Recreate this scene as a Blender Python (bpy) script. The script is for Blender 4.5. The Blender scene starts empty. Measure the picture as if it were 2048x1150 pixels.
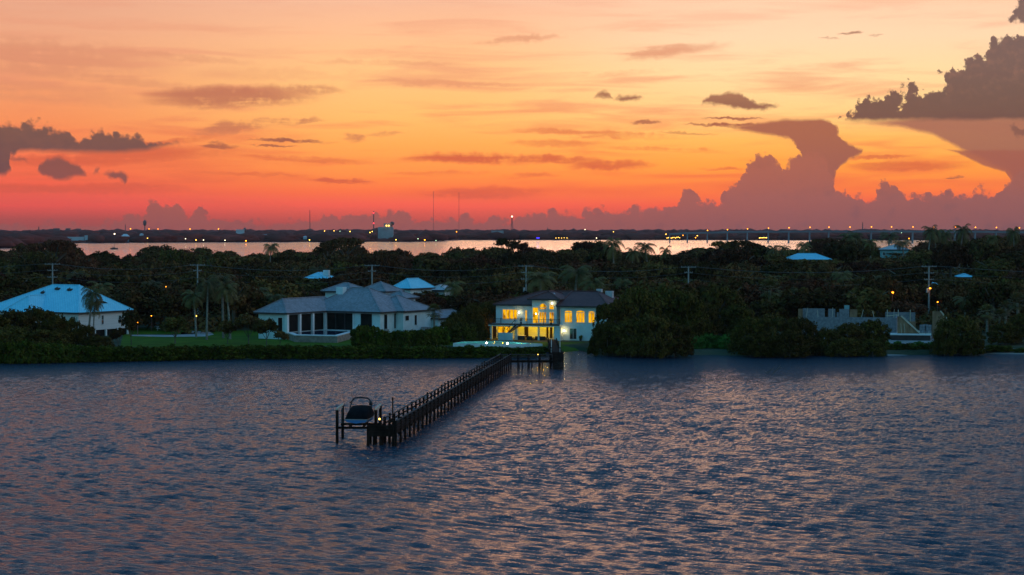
import bpy, math, random
import numpy as np
from math import radians, sin, cos, pi, atan, atan2, sqrt

# ------------------------------------------------------------------ camera
F, EYE, H = 4000.0, 455.0, 22.0          # focal length and eye level in photo pixels, camera height above the water
PITCH = math.atan((575 - EYE) / F)
scene = bpy.context.scene
cam_data = bpy.data.cameras.new("camera")
cam_data.sensor_width = 36.0
cam_data.lens = 36.0 * F / 2048.0
cam_data.clip_start = 1.0
cam_data.clip_end = 40000.0
cam = bpy.data.objects.new("camera", cam_data)
scene.collection.objects.link(cam)
cam.location = (0, 0, H)
cam.rotation_euler = (pi / 2 - PITCH, 0, 0)
scene.camera = cam
scene.view_settings.view_transform = 'Standard'
scene.view_settings.look = 'None'
scene.view_settings.exposure = 0.0
scene.view_settings.gamma = 1.0
scene.render.engine = 'CYCLES'
scene.cycles.max_bounces = 6
scene.cycles.diffuse_bounces = 3
scene.cycles.glossy_bounces = 3
scene.cycles.sample_clamp_indirect = 4.0
scene.cycles.use_denoising = True

# ------------------------------------------------------------------ world: dusk sky with clouds, by direction only
class G:
    """small helper that writes math node chains"""
    def __init__(self, tree):
        self.t = tree
    def n(self, kind, **kw):
        nd = self.t.nodes.new(kind)
        for k, v in kw.items():
            setattr(nd, k, v)
        return nd
    def put(self, sock, v):
        if isinstance(v, (int, float)):
            sock.default_value = v
        elif isinstance(v, (tuple, list)):
            sock.default_value = v
        else:
            self.t.links.new(v, sock)
    def m(self, op, a, b=None, c=None, clamp=False):
        nd = self.n('ShaderNodeMath', operation=op, use_clamp=clamp)
        self.put(nd.inputs[0], a)
        if b is not None: self.put(nd.inputs[1], b)
        if c is not None: self.put(nd.inputs[2], c)
        return nd.outputs[0]
    def comb(self, x, y, z=0.0):
        nd = self.n('ShaderNodeCombineXYZ')
        for i, v in enumerate((x, y, z)): self.put(nd.inputs[i], v)
        return nd.outputs[0]
    def noise(self, vec, scale=1.0, detail=5.0, rough=0.55, dist=0.0):
        nd = self.n('ShaderNodeTexNoise')
        self.put(nd.inputs['Vector'], vec)
        nd.inputs['Scale'].default_value = scale
        nd.inputs['Detail'].default_value = detail
        nd.inputs['Roughness'].default_value = rough
        nd.inputs['Distortion'].default_value = dist
        return nd.outputs['Fac']
    def smooth(self, v, a, b, to0=0.0, to1=1.0):
        nd = self.n('ShaderNodeMapRange', interpolation_type='SMOOTHSTEP')
        self.put(nd.inputs['Value'], v)
        nd.inputs['From Min'].default_value = a; nd.inputs['From Max'].default_value = b
        nd.inputs['To Min'].default_value = to0; nd.inputs['To Max'].default_value = to1
        return nd.outputs['Result']
    def lin(self, v, a, b, to0=0.0, to1=1.0):
        nd = self.n('ShaderNodeMapRange', clamp=True)
        self.put(nd.inputs['Value'], v)
        nd.inputs['From Min'].default_value = a; nd.inputs['From Max'].default_value = b
        nd.inputs['To Min'].default_value = to0; nd.inputs['To Max'].default_value = to1
        return nd.outputs['Result']
    def ramp(self, fac, stops, interp='LINEAR'):
        nd = self.n('ShaderNodeValToRGB')
        cr = nd.color_ramp; cr.interpolation = interp
        while len(cr.elements) > 1: cr.elements.remove(cr.elements[0])
        cr.elements[0].position = stops[0][0]; cr.elements[0].color = (*stops[0][1], 1)
        for p, c in stops[1:]:
            e = cr.elements.new(p); e.color = (*c, 1)
        self.put(nd.inputs['Fac'], fac)
        return nd.outputs['Color']
    def mix(self, fac, a, b):
        nd = self.n('ShaderNodeMix', data_type='RGBA')
        self.put(nd.inputs[0], fac)
        self.put(nd.inputs[6], a if not isinstance(a, tuple) else (*a, 1))
        self.put(nd.inputs[7], b if not isinstance(b, tuple) else (*b, 1))
        return nd.outputs[2]
    def curve(self, x, pts, x0, x1, y0=-120.0, y1=480.0):
        """piecewise-linear profile y(x), the points given in photo pixels"""
        nd = self.n('ShaderNodeFloatCurve')
        mp = nd.mapping; c = mp.curves[0]
        P = [((px - x0) / (x1 - x0), (py - y0) / (y1 - y0)) for px, py in pts]
        c.points[0].location = P[0]; c.points[1].location = P[-1]
        for p in P[1:-1]: c.points.new(*p)
        for q in c.points: q.handle_type = 'VECTOR'
        mp.update()
        self.put(nd.inputs['Value'], self.lin(x, x0, x1))
        return self.m('MULTIPLY_ADD', nd.outputs[0], y1 - y0, y0)

def srgb(r, g, b):
    f = lambda c: (c / 255 / 12.92) if c <= 10.3 else ((c / 255 + 0.055) / 1.055) ** 2.4
    return (f(r), f(g), f(b))

def build_world():
    w = bpy.data.worlds.new("World"); scene.world = w; w.use_nodes = True
    t = w.node_tree; t.nodes.clear(); g = G(t)
    tc = g.n('ShaderNodeTexCoord')
    sp = g.n('ShaderNodeSeparateXYZ'); t.links.new(tc.outputs['Generated'], sp.inputs[0])
    X, Y, Z = sp.outputs
    az = g.m('ARCTAN2', X, Y)
    el = g.m('ARCSINE', Z)
    u = g.m('MULTIPLY_ADD', az, F, 1024.0)
    v = g.m('MULTIPLY_ADD', el, -F, EYE)
    # --- clear sky near the horizon: three columns of colour blended by azimuth
    fv = g.lin(v, -100.0, 465.0)
    def col(rows):
        return g.ramp(fv, [((y + 100.0) / 565.0, srgb(*c)) for y, c in rows])
    left = col([(-100, (205, 158, 145)), (0, (228, 164, 136)), (90, (234, 160, 124)), (180, (238, 150, 104)), (250, (243, 138, 88)),
                (320, (246, 112, 76)), (370, (242, 92, 70)), (412, (232, 80, 72)), (440, (172, 74, 70)), (465, (146, 74, 74))])
    mid = col([(-100, (228, 178, 158)), (0, (242, 182, 150)), (70, (251, 188, 142)), (150, (254, 194, 128)), (230, (255, 188, 108)),
               (290, (255, 168, 84)), (350, (255, 142, 68)), (385, (255, 112, 62)), (408, (252, 94, 74)), (428, (218, 84, 72)), (445, (185, 76, 70)), (465, (152, 76, 74))])
    right = col([(-100, (238, 196, 172)), (0, (253, 204, 170)), (80, (255, 214, 174)), (150, (255, 218, 162)), (220, (255, 208, 138)),
                 (280, (255, 184, 92)), (330, (255, 160, 66)), (385, (255, 118, 58)), (415, (240, 88, 66)), (465, (130, 78, 80))])
    low = g.mix(g.smooth(u, 50.0, 800.0), left, g.mix(g.smooth(u, 850.0, 1500.0), mid, right))
    # --- above the picture: peach fading to dusk blue, and the blue eastern sky behind the camera
    fe = g.m('DIVIDE', el, pi / 2, clamp=True)
    D = lambda d: d / 90.0
    west_hi = g.ramp(fe, [(D(0), (.80, .42, .25)), (D(6.3), (.64, .50, .45)), (D(7.6), (.50, .47, .50)), (D(10), (.36, .41, .49)), (D(15), (.18, .31, .45)),
                          (D(23), (.03, .22, .46)), (D(50), (.006, .19, .48)), (D(90), (.004, .18, .47))])
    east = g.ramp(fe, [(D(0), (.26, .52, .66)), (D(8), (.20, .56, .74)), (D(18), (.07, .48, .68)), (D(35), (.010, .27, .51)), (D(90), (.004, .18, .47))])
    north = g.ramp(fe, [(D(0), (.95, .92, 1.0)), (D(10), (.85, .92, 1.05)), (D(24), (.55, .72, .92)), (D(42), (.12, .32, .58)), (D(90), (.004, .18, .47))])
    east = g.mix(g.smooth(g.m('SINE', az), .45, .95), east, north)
    hi = west_hi
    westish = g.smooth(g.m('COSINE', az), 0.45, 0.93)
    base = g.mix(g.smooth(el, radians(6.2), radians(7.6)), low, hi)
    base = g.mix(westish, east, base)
    # --- noise fields used to break up the cloud outlines
    uv = g.comb(g.m('DIVIDE', u, 100.0), g.m('DIVIDE', v, 100.0))
    big = g.noise(uv, 2.6, 9.0, 0.66)
    big2 = g.noise(g.comb(g.m('DIVIDE', u, 100.0), g.m('DIVIDE', v, 100.0), 7.3), 3.0, 9.0, 0.68)
    streak = g.noise(g.comb(g.m('DIVIDE', u, 260.0), g.m('DIVIDE', v, 26.0), 3.1), 1.0, 6.0, 0.55, 0.6)
    streak2 = g.noise(g.comb(g.m('DIVIDE', g.m('MULTIPLY_ADD', v, 1.5, u), 520.0), g.m('DIVIDE', v, 50.0), 9.1), 1.0, 5.0, 0.5, 0.4)
    n1 = g.m('SUBTRACT', big, 0.5); n2 = g.m('SUBTRACT', big2, 0.5)
    # --- faint streaks everywhere in the glow
    glow = g.smooth(v, -60.0, 160.0)
    st = g.smooth(g.m('ADD', g.m('MULTIPLY', streak, 0.6), g.m('MULTIPLY', streak2, 0.5)), 0.50, 0.72)
    st = g.m('MULTIPLY', st, g.m('MULTIPLY', g.smooth(v, 455.0, 380.0), g.m('MULTIPLY_ADD', glow, 0.42, 0.16)))
    skycol = g.mix(st, base, g.mix(g.smooth(v, 120.0, 330.0), srgb(226, 140, 112), srgb(222, 92, 66)))
    # --- thin smoky cirrus: ellipses in (u, v) warped by the streak noise
    us = g.m('MULTIPLY_ADD', g.m('SUBTRACT', streak, 0.5), 150.0, u)
    vs = g.m('MULTIPLY_ADD', n1, 26.0, g.m('MULTIPLY_ADD', g.m('SUBTRACT', streak2, 0.5), 22.0, v))
    def wisps(lst, colour, sky):
        acc = None
        for (cx, cy, rx, ry, s, tilt) in lst:
            dx = g.m('SUBTRACT', us, cx)
            dy = g.m('MULTIPLY_ADD', dx, -tilt, g.m('SUBTRACT', vs, cy))
            q = g.m('ADD', g.m('POWER', g.m('DIVIDE', dx, rx), 2.0), g.m('POWER', g.m('DIVIDE', dy, ry), 2.0))
            e = g.smooth(q, 1.25, 0.1, 0.0, s)
            acc = e if acc is None else g.m('MAXIMUM', acc, e)
        acc = g.m('MULTIPLY', acc, g.smooth(g.m('ADD', streak, g.m('MULTIPLY', n1, 0.9)), 0.22, 0.55))
        return g.mix(acc, sky, colour)
    skycol = wisps([(70, 125, 300, 42, .50, .04), (40, 190, 300, 22, .32, .06), (560, 150, 200, 16, .2, 0),
                    (1035, 82, 95, 9, .55, -.10), (1340, 106, 120, 13, .55, -.12), (1230, 150, 110, 8, .25, -.1), (180, 160, 260, 12, .45, .08), (330, 120, 200, 9, .35, .05), (900, 170, 160, 6, .35, .04), (760, 128, 180, 6, .3, .02)],
                   srgb(206, 128, 100), skycol)
    skycol = wisps([(470, 196, 175, 25, .85, -.02), (600, 183, 90, 12, .6, -.02), (470, 258, 75, 17, .7, -.12), (560, 244, 80, 9, .8, 0),
                    (700, 276, 26, 10, .7, 0), (760, 266, 40, 5, .5, -.12)], srgb(176, 98, 82), skycol)
    skycol = wisps([(240, 316, 260, 20, .6, -.05), (690, 361, 60, 7, .75, 0), (950, 316, 140, 14, .85, .03), (1080, 318, 130, 11, .8, .03),
                    (1215, 330, 90, 11, .75, 0), (1200, 268, 170, 8, .5, .05), (1110, 286, 120, 8, .4, 0), (1050, 350, 70, 6, .5, 0),
                    (1440, 336, 50, 4, .6, 0), (1800, 335, 130, 12, .6, 0), (1760, 316, 70, 4, .6, 0), (980, 385, 130, 14, .5, 0),
                    (100, 380, 330, 9, .4, 0), (300, 292, 160, 7, .5, -.1), (620, 320, 150, 6, .4, .03), (1330, 300, 130, 6, .45, .04), (860, 345, 120, 6, .4, 0), (520, 350, 120, 5, .35, 0)], srgb(196, 74, 62), skycol)
    skycol = wisps([(590, 284, 78, 4.5, .95, .01), (550, 295, 42, 2.5, .8, 0), (450, 294, 34, 8, .8, .1), (1300, 248, 34, 4, .8, .05),
                    (1684, 71, 24, 3, .9, 0), (1640, 80, 26, 2, .5, 0), (1730, 75, 16, 2, .5, 0), (1872, 362, 22, 4, .9, 0),
                    (1470, 240, 70, 3, .9, 0), (1455, 252, 90, 4, .95, 0), (1550, 262, 75, 13, .9, .05), (1370, 268, 60, 3, .5, .05)], srgb(140, 76, 70), skycol)
    # --- solid clouds: a band between a top and a bottom profile
    uc = g.m('MULTIPLY_ADD', n2, 46.0, u); vc = g.m('MULTIPLY_ADD', n1, 46.0, v)
    ub = g.m('MULTIPLY_ADD', n2, 110.0, u); vb = g.m('MULTIPLY_ADD', n1, 105.0, v)
    uf = g.m('MULTIPLY_ADD', n2, 30.0, u); vf = g.m('MULTIPLY_ADD', n1, 10.0, v)
    vo = g.n('ShaderNodeTexVoronoi'); vo.inputs['Scale'].default_value = 3.4; vo.inputs['Detail'].default_value = 2.0; vo.inputs['Roughness'].default_value = .55
    t.links.new(g.comb(g.m('DIVIDE', g.m('MULTIPLY_ADD', n2, 20.0, u), 100.0), g.m('DIVIDE', g.m('MULTIPLY_ADD', n1, 20.0, v), 100.0)), vo.inputs['Vector'])
    vo_d = vo.outputs['Distance']
    puff = g.m('MULTIPLY_ADD', vo.outputs['Distance'], -24.0, 17.0)
    vc = g.m('ADD', vc, puff); vb = g.m('ADD', vb, g.m('MULTIPLY', puff, 1.3))
    def band(sky, tops, bots, x0, x1, colour, warp, soft=6.0, strength=1.0, flat=None):
        a, b = warp
        lo = g.m('SUBTRACT', b, g.curve(a, tops, x0, x1))
        bb = b if flat is None else flat
        hi_ = None if bots is None else g.m('SUBTRACT', g.curve(a, bots, x0, x1), bb)
        m = g.smooth(lo, -soft * .3, soft, 0.0, strength)
        if hi_ is not None: m = g.m('MULTIPLY', m, g.smooth(hi_, -soft * .3, soft))
        if x0 > -100: m = g.m('MULTIPLY', m, g.smooth(a, x0, x0 + 3))
        if x1 < 2100: m = g.m('MULTIPLY', m, g.smooth(a, x1, x1 - 3))
        return g.mix(m, sky, colour)
    body = g.noise(uv, 3.2, 6.0, 0.6)
    lump = g.smooth(body, 0.38, 0.64)
    # small cumulus left of centre and right of centre
    bank = g.mix(g.smooth(u, 300.0, 1900.0), g.mix(g.smooth(v, 400.0, 462.0), srgb(156, 80, 74), srgb(140, 76, 78)),
                 g.mix(g.smooth(v, 300.0, 462.0), srgb(136, 84, 82), srgb(112, 80, 87)))
    bank = g.mix(g.m('MULTIPLY', g.smooth(g.m('ADD', body, g.m('MULTIPLY', vo_d, .25)),   .38, .74), 0.26), bank, srgb(176, 98, 84))
    # anvil sheet on the right, then the tower that leans into it
    skycol = band(skycol, [(1640, 247), (1700, 246), (1760, 243), (1850, 236), (1900, 232), (2300, 232)],
                  [(1640, 248), (1700, 252), (1760, 256), (1800, 262), (1845, 274), (1870, 286), (1890, 297), (1925, 315), (1965, 334), (2000, 352), (2006, 362),
                   (2010, 430), (2300, 460)], 1640, 2300, g.mix(g.smooth(v, 250.0, 420.0), srgb(150, 96, 86), srgb(116, 78, 84)), (u, g.m('MULTIPLY_ADD', n1, 14.0, v)), 10.0, .95)
    skycol = band(skycol, [(1865, 299), (1880, 301), (1900, 303), (2040, 304)], [(1865, 300), (1900, 311), (1940, 332), (1990, 350), (2040, 420)],
                  1865, 2040, srgb(146, 82, 78), (u, vf), 5.0, .9)
    skycol = band(skycol, [(1378, 252), (1420, 251), (1480, 252), (1530, 244), (1560, 240), (1640, 239), (1655, 244), (1668, 258), (1682, 282), (1706, 298), (1718, 303)],
                  [(1378, 253), (1440, 255), (1480, 262), (1520, 270), (1545, 274), (1570, 280), (1590, 296), (1600, 330), (1612, 400), (1645, 400), (1662, 362),
                   (1672, 338), (1692, 322), (1718, 305)], 1378, 1718, g.mix(g.smooth(v, 240.0, 360.0), srgb(150, 88, 76), srgb(134, 82, 81)), (uc, vf), 7.0)
    skycol = band(skycol,
        [(-200, 445), (0, 442), (60, 446), (130, 440), (200, 438), (240, 433), (256, 428), (290, 427), (300, 424), (305, 405), (318, 399), (333, 398), (342, 411), (352, 402),
         (364, 402), (374, 417), (386, 420), (398, 413), (410, 416), (420, 428), (440, 436), (500, 439), (590, 433), (620, 427), (680, 425), (740, 424), (790, 424),
         (801, 415), (812, 416), (830, 424), (870, 434), (900, 431), (950, 428), (985, 429), (1015, 435), (1040, 424), (1060, 421), (1150, 418), (1230, 413),
         (1300, 410), (1345, 408), (1356, 400), (1361, 374), (1369, 366), (1381, 368), (1392, 380), (1396, 398), (1412, 398), (1438, 401), (1447, 376), (1462, 364),
         (1480, 350), (1498, 322), (1509, 307), (1537, 304), (1551, 322), (1558, 330), (1570, 316), (1594, 311), (1604, 300), (1640, 300), (1660, 345), (1664, 374), (1680, 370),
         (1698, 380), (1728, 393), (1744, 386), (1749, 362), (1770, 356), (1785, 360), (1792, 378), (1812, 386), (1850, 385), (1900, 381), (1950, 378), (1985, 371),
         (2003, 360), (2014, 345), (2060, 330), (2300, 320)], None, -200, 2300, bank, (uc, vc), 7.0)
    # pale gap low in the bank
    # dark foreground cumulus, right, corner and left
    dark_r = g.mix(g.smooth(v, 110.0, 225.0), srgb(94, 72, 80), srgb(76, 60, 71))
    fine = g.smooth(g.noise(uv, 5.5, 6.0, 0.65), 0.46, 0.70)
    dark_r = g.mix(g.m('MULTIPLY', g.m('MULTIPLY', fine, g.smooth(v, 240.0, 150.0)), 0.26), dark_r, srgb(160, 108, 94))
    skycol = band(skycol,
        [(1672, 242), (1684, 217), (1700, 205), (1712, 203), (1722, 183), (1738, 187), (1752, 193), (1764, 181), (1782, 183), (1796, 197), (1806, 165), (1818, 157), (1830, 175), (1846, 181), (1866, 171), (1884, 153), (1898, 143), (1906, 123), (1924, 113), (1944, 117), (1958, 89), (1974, 77), (2000, 73), (2012, 83), (2060, 87), (2300, 60)],
        [(1672, 243), (1700, 247), (2300, 249)], 1672, 2300, dark_r, (ub, vb), 9.0, .98, flat=g.m('MULTIPLY_ADD', n1, 16.0, v))
    skycol = band(skycol, [(1990, 34), (2000, 26), (2012, 10), (2024, -6), (2040, -40), (2140, -60), (2240, 40)],
                  [(1990, 40), (2000, 52), (2016, 60), (2030, 66), (2060, 72), (2140, 74), (2240, 42)], 1990, 2240, dark_r, (uc, vc), 8.0, .96)
    skycol = band(skycol, [(2000, 262), (2010, 250), (2040, 245), (2140, 250)], [(2000, 263), (2012, 276), (2040, 281), (2140, 262)], 2000, 2140,
                  srgb(100, 68, 74), (uc, vc), 7.0, .8)
    dark_l = g.mix(g.smooth(v, 245.0, 315.0), srgb(92, 66, 72), srgb(84, 62, 74))
    dark_l = g.mix(g.m('MULTIPLY', lump, 0.20), dark_l, srgb(128, 80, 76))
    skycol = band(skycol,
        [(-200, 235), (-60, 240), (0, 244), (20, 242), (45, 249), (92, 246), (106, 246), (120, 256), (138, 266), (162, 270), (190, 269), (198, 258), (216, 256), (238, 268),
         (262, 263), (286, 267), (305, 276), (332, 280), (368, 283), (390, 287)],
        [(-200, 352), (0, 357), (28, 356), (44, 346), (50, 322), (46, 313), (60, 309), (150, 311), (250, 311), (300, 307), (330, 300), (360, 292), (390, 288)],
        -200, 390, dark_l, (uc, vc), 11.0, .97, flat=g.m('MULTIPLY_ADD', n1, 12.0, v))
    skycol = band(skycol,
        [(40, 326), (48, 318), (62, 315), (72, 320), (78, 330), (92, 342), (98, 328), (114, 317), (132, 315), (150, 320), (172, 332), (190, 349), (202, 349), (206, 338), (211, 338),
         (216, 348), (221, 351), (228, 344), (244, 343), (260, 347), (270, 356)],
        [(40, 327), (60, 327), (78, 331), (92, 344), (108, 357), (134, 365), (160, 361), (178, 355), (190, 350), (203, 350), (216, 351), (222, 352), (240, 361), (256, 374), (270, 357)],
        40, 270, srgb(112, 68, 74), (uc, g.m('MULTIPLY_ADD', n1, 30.0, v)), 9.0, .92)
    skycol = band(skycol,
        [(1186, 196), (1198, 188), (1210, 184), (1222, 188), (1228, 196), (1240, 190), (1270, 190), (1286, 198), (1290, 199), (1396, 208), (1405, 198), (1420, 189), (1440, 192), (1458, 186),
         (1478, 187), (1492, 199), (1520, 208), (1545, 212), (1562, 216)],
        [(1186, 197), (1210, 198), (1226, 199), (1240, 204), (1270, 204), (1290, 200), (1396, 209), (1420, 213), (1445, 215), (1470, 221), (1500, 222), (1530, 222), (1550, 219),
         (1562, 217)], 1186, 1562, g.mix(g.smooth(v, 185.0, 215.0), srgb(140, 88, 76), srgb(112, 68, 70)), (uc, g.m('MULTIPLY_ADD', n1, 30.0, v)), 7.0, .93)
    # below the horizon the world is dark water-grey
    skycol = g.mix(g.smooth(el, -0.004, -0.02), skycol, (.02, .03, .05))
    nish = g.n('ShaderNodeTexSky', sky_type='NISHITA'); nish.sun_disc = False
    nish.sun_elevation = radians(-1.0); nish.sun_rotation = radians(4.0)
    bg = g.n('ShaderNodeBackground'); t.links.new(skycol, bg.inputs[0]); bg.inputs[1].default_value = 1.0
    bg2 = g.n('ShaderNodeBackground'); t.links.new(nish.outputs[0], bg2.inputs[0]); bg2.inputs[1].default_value = 0.05
    add = g.n('ShaderNodeAddShader'); t.links.new(bg.outputs[0], add.inputs[0]); t.links.new(bg2.outputs[0], add.inputs[1])
    out = g.n('ShaderNodeOutputWorld'); t.links.new(add.outputs[0], out.inputs[0])
build_world()

# the sun is already under the horizon: only a faint warm glow arrives from its direction
sun_d = bpy.data.lights.new("afterglow_sun", 'SUN'); sun_d.energy = 0.06; sun_d.angle = radians(12); sun_d.color = (1.0, 0.5, 0.3); sun_d.specular_factor = 0.0
sun_o = bpy.data.objects.new("afterglow_sun", sun_d); scene.collection.objects.link(sun_o)
sun_o.rotation_euler = (radians(-88), 0, radians(-4))

# ------------------------------------------------------------------ helpers
COL = scene.collection
CP, SP = cos(PITCH), sin(PITCH)
def ray(x, y):
    rx, ru = x - 1024.0, 575.0 - y
    return (rx, F * CP + ru * SP, -F * SP + ru * CP)
def at_z(x, y, z=0.0):
    d = ray(x, y); k = (z - H) / d[2]
    return (d[0] * k, d[1] * k, z)
def at_Y(x, y, Y):
    d = ray(x, y); k = Y / d[1]
    return (d[0] * k, Y, H + d[2] * k)
def px_of(X, Y, Z):
    f = Y * CP - (Z - H) * SP; up = Y * SP + (Z - H) * CP
    return 1024 + F * X / f, 575 - F * up / f

def prop(o, label=None, cat=None, group=None, kind=None):
    if label: o["label"] = label
    if cat: o["category"] = cat
    if group: o["group"] = group
    if kind: o["kind"] = kind
    return o
def empty(name, loc, label, cat, group=None, rz=0.0):
    o = bpy.data.objects.new(name, None); COL.objects.link(o)
    o.location = loc; o.rotation_euler = (0, 0, rz)
    o.empty_display_size = 0.3
    return prop(o, label, cat, group)
def copy_tree(o, parent=None):
    c = o.copy(); COL.objects.link(c)
    c.parent = parent
    for ch in list(o.children): copy_tree(ch, c)
    return c

class MB:
    """collects boxes, bars and free faces, then links them as one mesh object"""
    def __init__(self):
        self.v = []; self.f = []; self.mi = []
    def add(self, vs, fs, m=0):
        n = len(self.v); self.v += [tuple(p) for p in vs]
        self.f += [tuple(i + n for i in q) for q in fs]; self.mi += [m] * len(fs); return self
    def box(self, x0, x1, y0, y1, z0, z1, m=0):
        vs = [(x0, y0, z0), (x1, y0, z0), (x1, y1, z0), (x0, y1, z0), (x0, y0, z1), (x1, y0, z1), (x1, y1, z1), (x0, y1, z1)]
        return self.add(vs, [(0, 3, 2, 1), (4, 5, 6, 7), (0, 1, 5, 4), (1, 2, 6, 5), (2, 3, 7, 6), (3, 0, 4, 7)], m)
    def bar(self, p, q, w, h=None, m=0):
        """square bar from p to q"""
        h = w if h is None else h
        p = np.array(p, float); q = np.array(q, float); d = q - p; L = np.linalg.norm(d); d = d / max(L, 1e-9)
        up = np.array((0, 0, 1.0)) if abs(d[2]) < .95 else np.array((0, 1.0, 0))
        s = np.cross(d, up); s /= np.linalg.norm(s); t = np.cross(s, d)
        vs = [e + s * a * w / 2 + t * b * h / 2 for e in (p, q) for a, b in ((-1, -1), (1, -1), (1, 1), (-1, 1))]
        return self.add(vs, [(0, 1, 2, 3), (7, 6, 5, 4), (0, 4, 5, 1), (1, 5, 6, 2), (2, 6, 7, 3), (3, 7, 4, 0)], m)
    def tube(self, pts, rad, n=8, m=0, cap=True):
        P = [np.array(p, float) for p in pts]
        R = rad if isinstance(rad, (list, tuple)) else [rad] * len(P)
        base = len(self.v)
        for i, p in enumerate(P):
            d = P[min(i + 1, len(P) - 1)] - P[max(i - 1, 0)]; d /= max(np.linalg.norm(d), 1e-9)
            up = np.array((0, 0, 1.0)) if abs(d[2]) < .9 else np.array((1.0, 0, 0))
            s = np.cross(d, up); s /= np.linalg.norm(s); t = np.cross(s, d)
            for k in range(n):
                a = 2 * pi * k / n
                self.v.append(tuple(p + (s * cos(a) + t * sin(a)) * R[i]))
        for i in range(len(P) - 1):
            for k in range(n):
                a = base + i * n + k; b = base + i * n + (k + 1) % n
                self.f.append((a, b, b + n, a + n)); self.mi.append(m)
        if cap:
            self.f.append(tuple(base + k for k in reversed(range(n)))); self.mi.append(m)
            self.f.append(tuple(base + (len(P) - 1) * n + k for k in range(n))); self.mi.append(m)
        return self
    def ball(self, c, r, seg=10, rings=6, m=0, sq=(1, 1, 1)):
        vs = [(c[0], c[1], c[2] + r * sq[2])]
        for i in range(1, rings):
            th = pi * i / rings
            for k in range(seg):
                a = 2 * pi * k / seg
                vs.append((c[0] + r * sq[0] * sin(th) * cos(a), c[1] + r * sq[1] * sin(th) * sin(a), c[2] + r * sq[2] * cos(th)))
        vs.append((c[0], c[1], c[2] - r * sq[2])); fs = []
        for k in range(seg): fs.append((0, 1 + k, 1 + (k + 1) % seg))
        for i in range(rings - 2):
            for k in range(seg):
                a = 1 + i * seg + k; b = 1 + i * seg + (k + 1) % seg
                fs.append((a, a + seg, b + seg, b))
        L = len(vs) - 1; b0 = 1 + (rings - 2) * seg
        for k in range(seg): fs.append((L, b0 + (k + 1) % seg, b0 + k))
        return self.add(vs, fs, m)
    def mesh(self, name, mats):
        me = bpy.data.meshes.new(name); me.from_pydata(self.v, [], self.f)
        for m in (mats if isinstance(mats, (list, tuple)) else [mats]): me.materials.append(m)
        if any(self.mi): me.polygons.foreach_set('material_index', self.mi)
        me.update(); return me
    def build(self, name, mats, parent=None, smooth=False, bevel=0.0):
        me = self.mesh(name, mats)
        if smooth: me.polygons.foreach_set('use_smooth', [True] * len(me.polygons))
        o = bpy.data.objects.new(name, me); COL.objects.link(o)
        if parent: o.parent = parent
        if bevel:
            b = o.modifiers.new('bevel', 'BEVEL'); b.width = bevel; b.segments = 1; b.limit_method = 'ANGLE'
        return o

# ------------------------------------------------------------------ materials
def mat(name, base, rough=0.6, var=None, scale=1.0, detail=4.0, rand=0.0, bump=0.0, bscale=None, metal=0.0, spec=None, stretch=(1, 1, 1), emit=None, estr=0.0, coords='Object'):
    m = bpy.data.materials.new(name); m.use_nodes = True
    t = m.node_tree; g = G(t); b = t.nodes['Principled BSDF']
    b.inputs['Roughness'].default_value = rough; b.inputs['Metallic'].default_value = metal
    b.inputs['Specular IOR Level'].default_value = (.08 if rough >= .8 else .35) if spec is None else spec
    tc = g.n('ShaderNodeTexCoord'); mp = g.n('ShaderNodeMapping'); mp.inputs['Scale'].default_value = stretch
    t.links.new(tc.outputs[coords], mp.inputs[0])
    col = (*base, 1)
    if var is not None:
        nz = g.noise(mp.outputs[0], scale, detail, 0.6)
        col = g.mix(g.smooth(nz, 0.32, 0.68), base, var)
        if rand:
            oi = g.n('ShaderNodeObjectInfo')
            hs = g.n('ShaderNodeHueSaturation')
            g.put(hs.inputs['Value'], g.lin(oi.outputs['Random'], 0, 1, 1 - rand, 1 + rand))
            g.put(hs.inputs['Hue'], g.lin(g.m('FRACT', g.m('MULTIPLY', oi.outputs['Random'], 7.31)), 0, 1, 0.5 - rand * .07, 0.5 + rand * .03))
            t.links.new(col, hs.inputs['Color']); col = hs.outputs[0]
    g.put(b.inputs['Base Color'], col)
    if bump:
        bn = g.n('ShaderNodeBump'); bn.inputs['Strength'].default_value = bump; bn.inputs['Distance'].default_value = 0.05
        g.put(bn.inputs['Height'], g.noise(mp.outputs[0], bscale or scale * 4, 4.0, 0.6)); t.links.new(bn.outputs[0], b.inputs['Normal'])
    if emit:
        b.inputs['Emission Color'].default_value = (*emit, 1); b.inputs['Emission Strength'].default_value = estr
    return m

def lamp_mat(name, colour, strength, sample=False):
    m = bpy.data.materials.new(name); m.use_nodes = True; t = m.node_tree; t.nodes.clear(); g = G(t)
    e = g.n('ShaderNodeEmission'); e.inputs[0].default_value = (*colour, 1); e.inputs[1].default_value = strength
    o = g.n('ShaderNodeOutputMaterial'); t.links.new(e.outputs[0], o.inputs[0])
    if not sample: m.cycles.emission_sampling = 'NONE'
    return m

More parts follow.
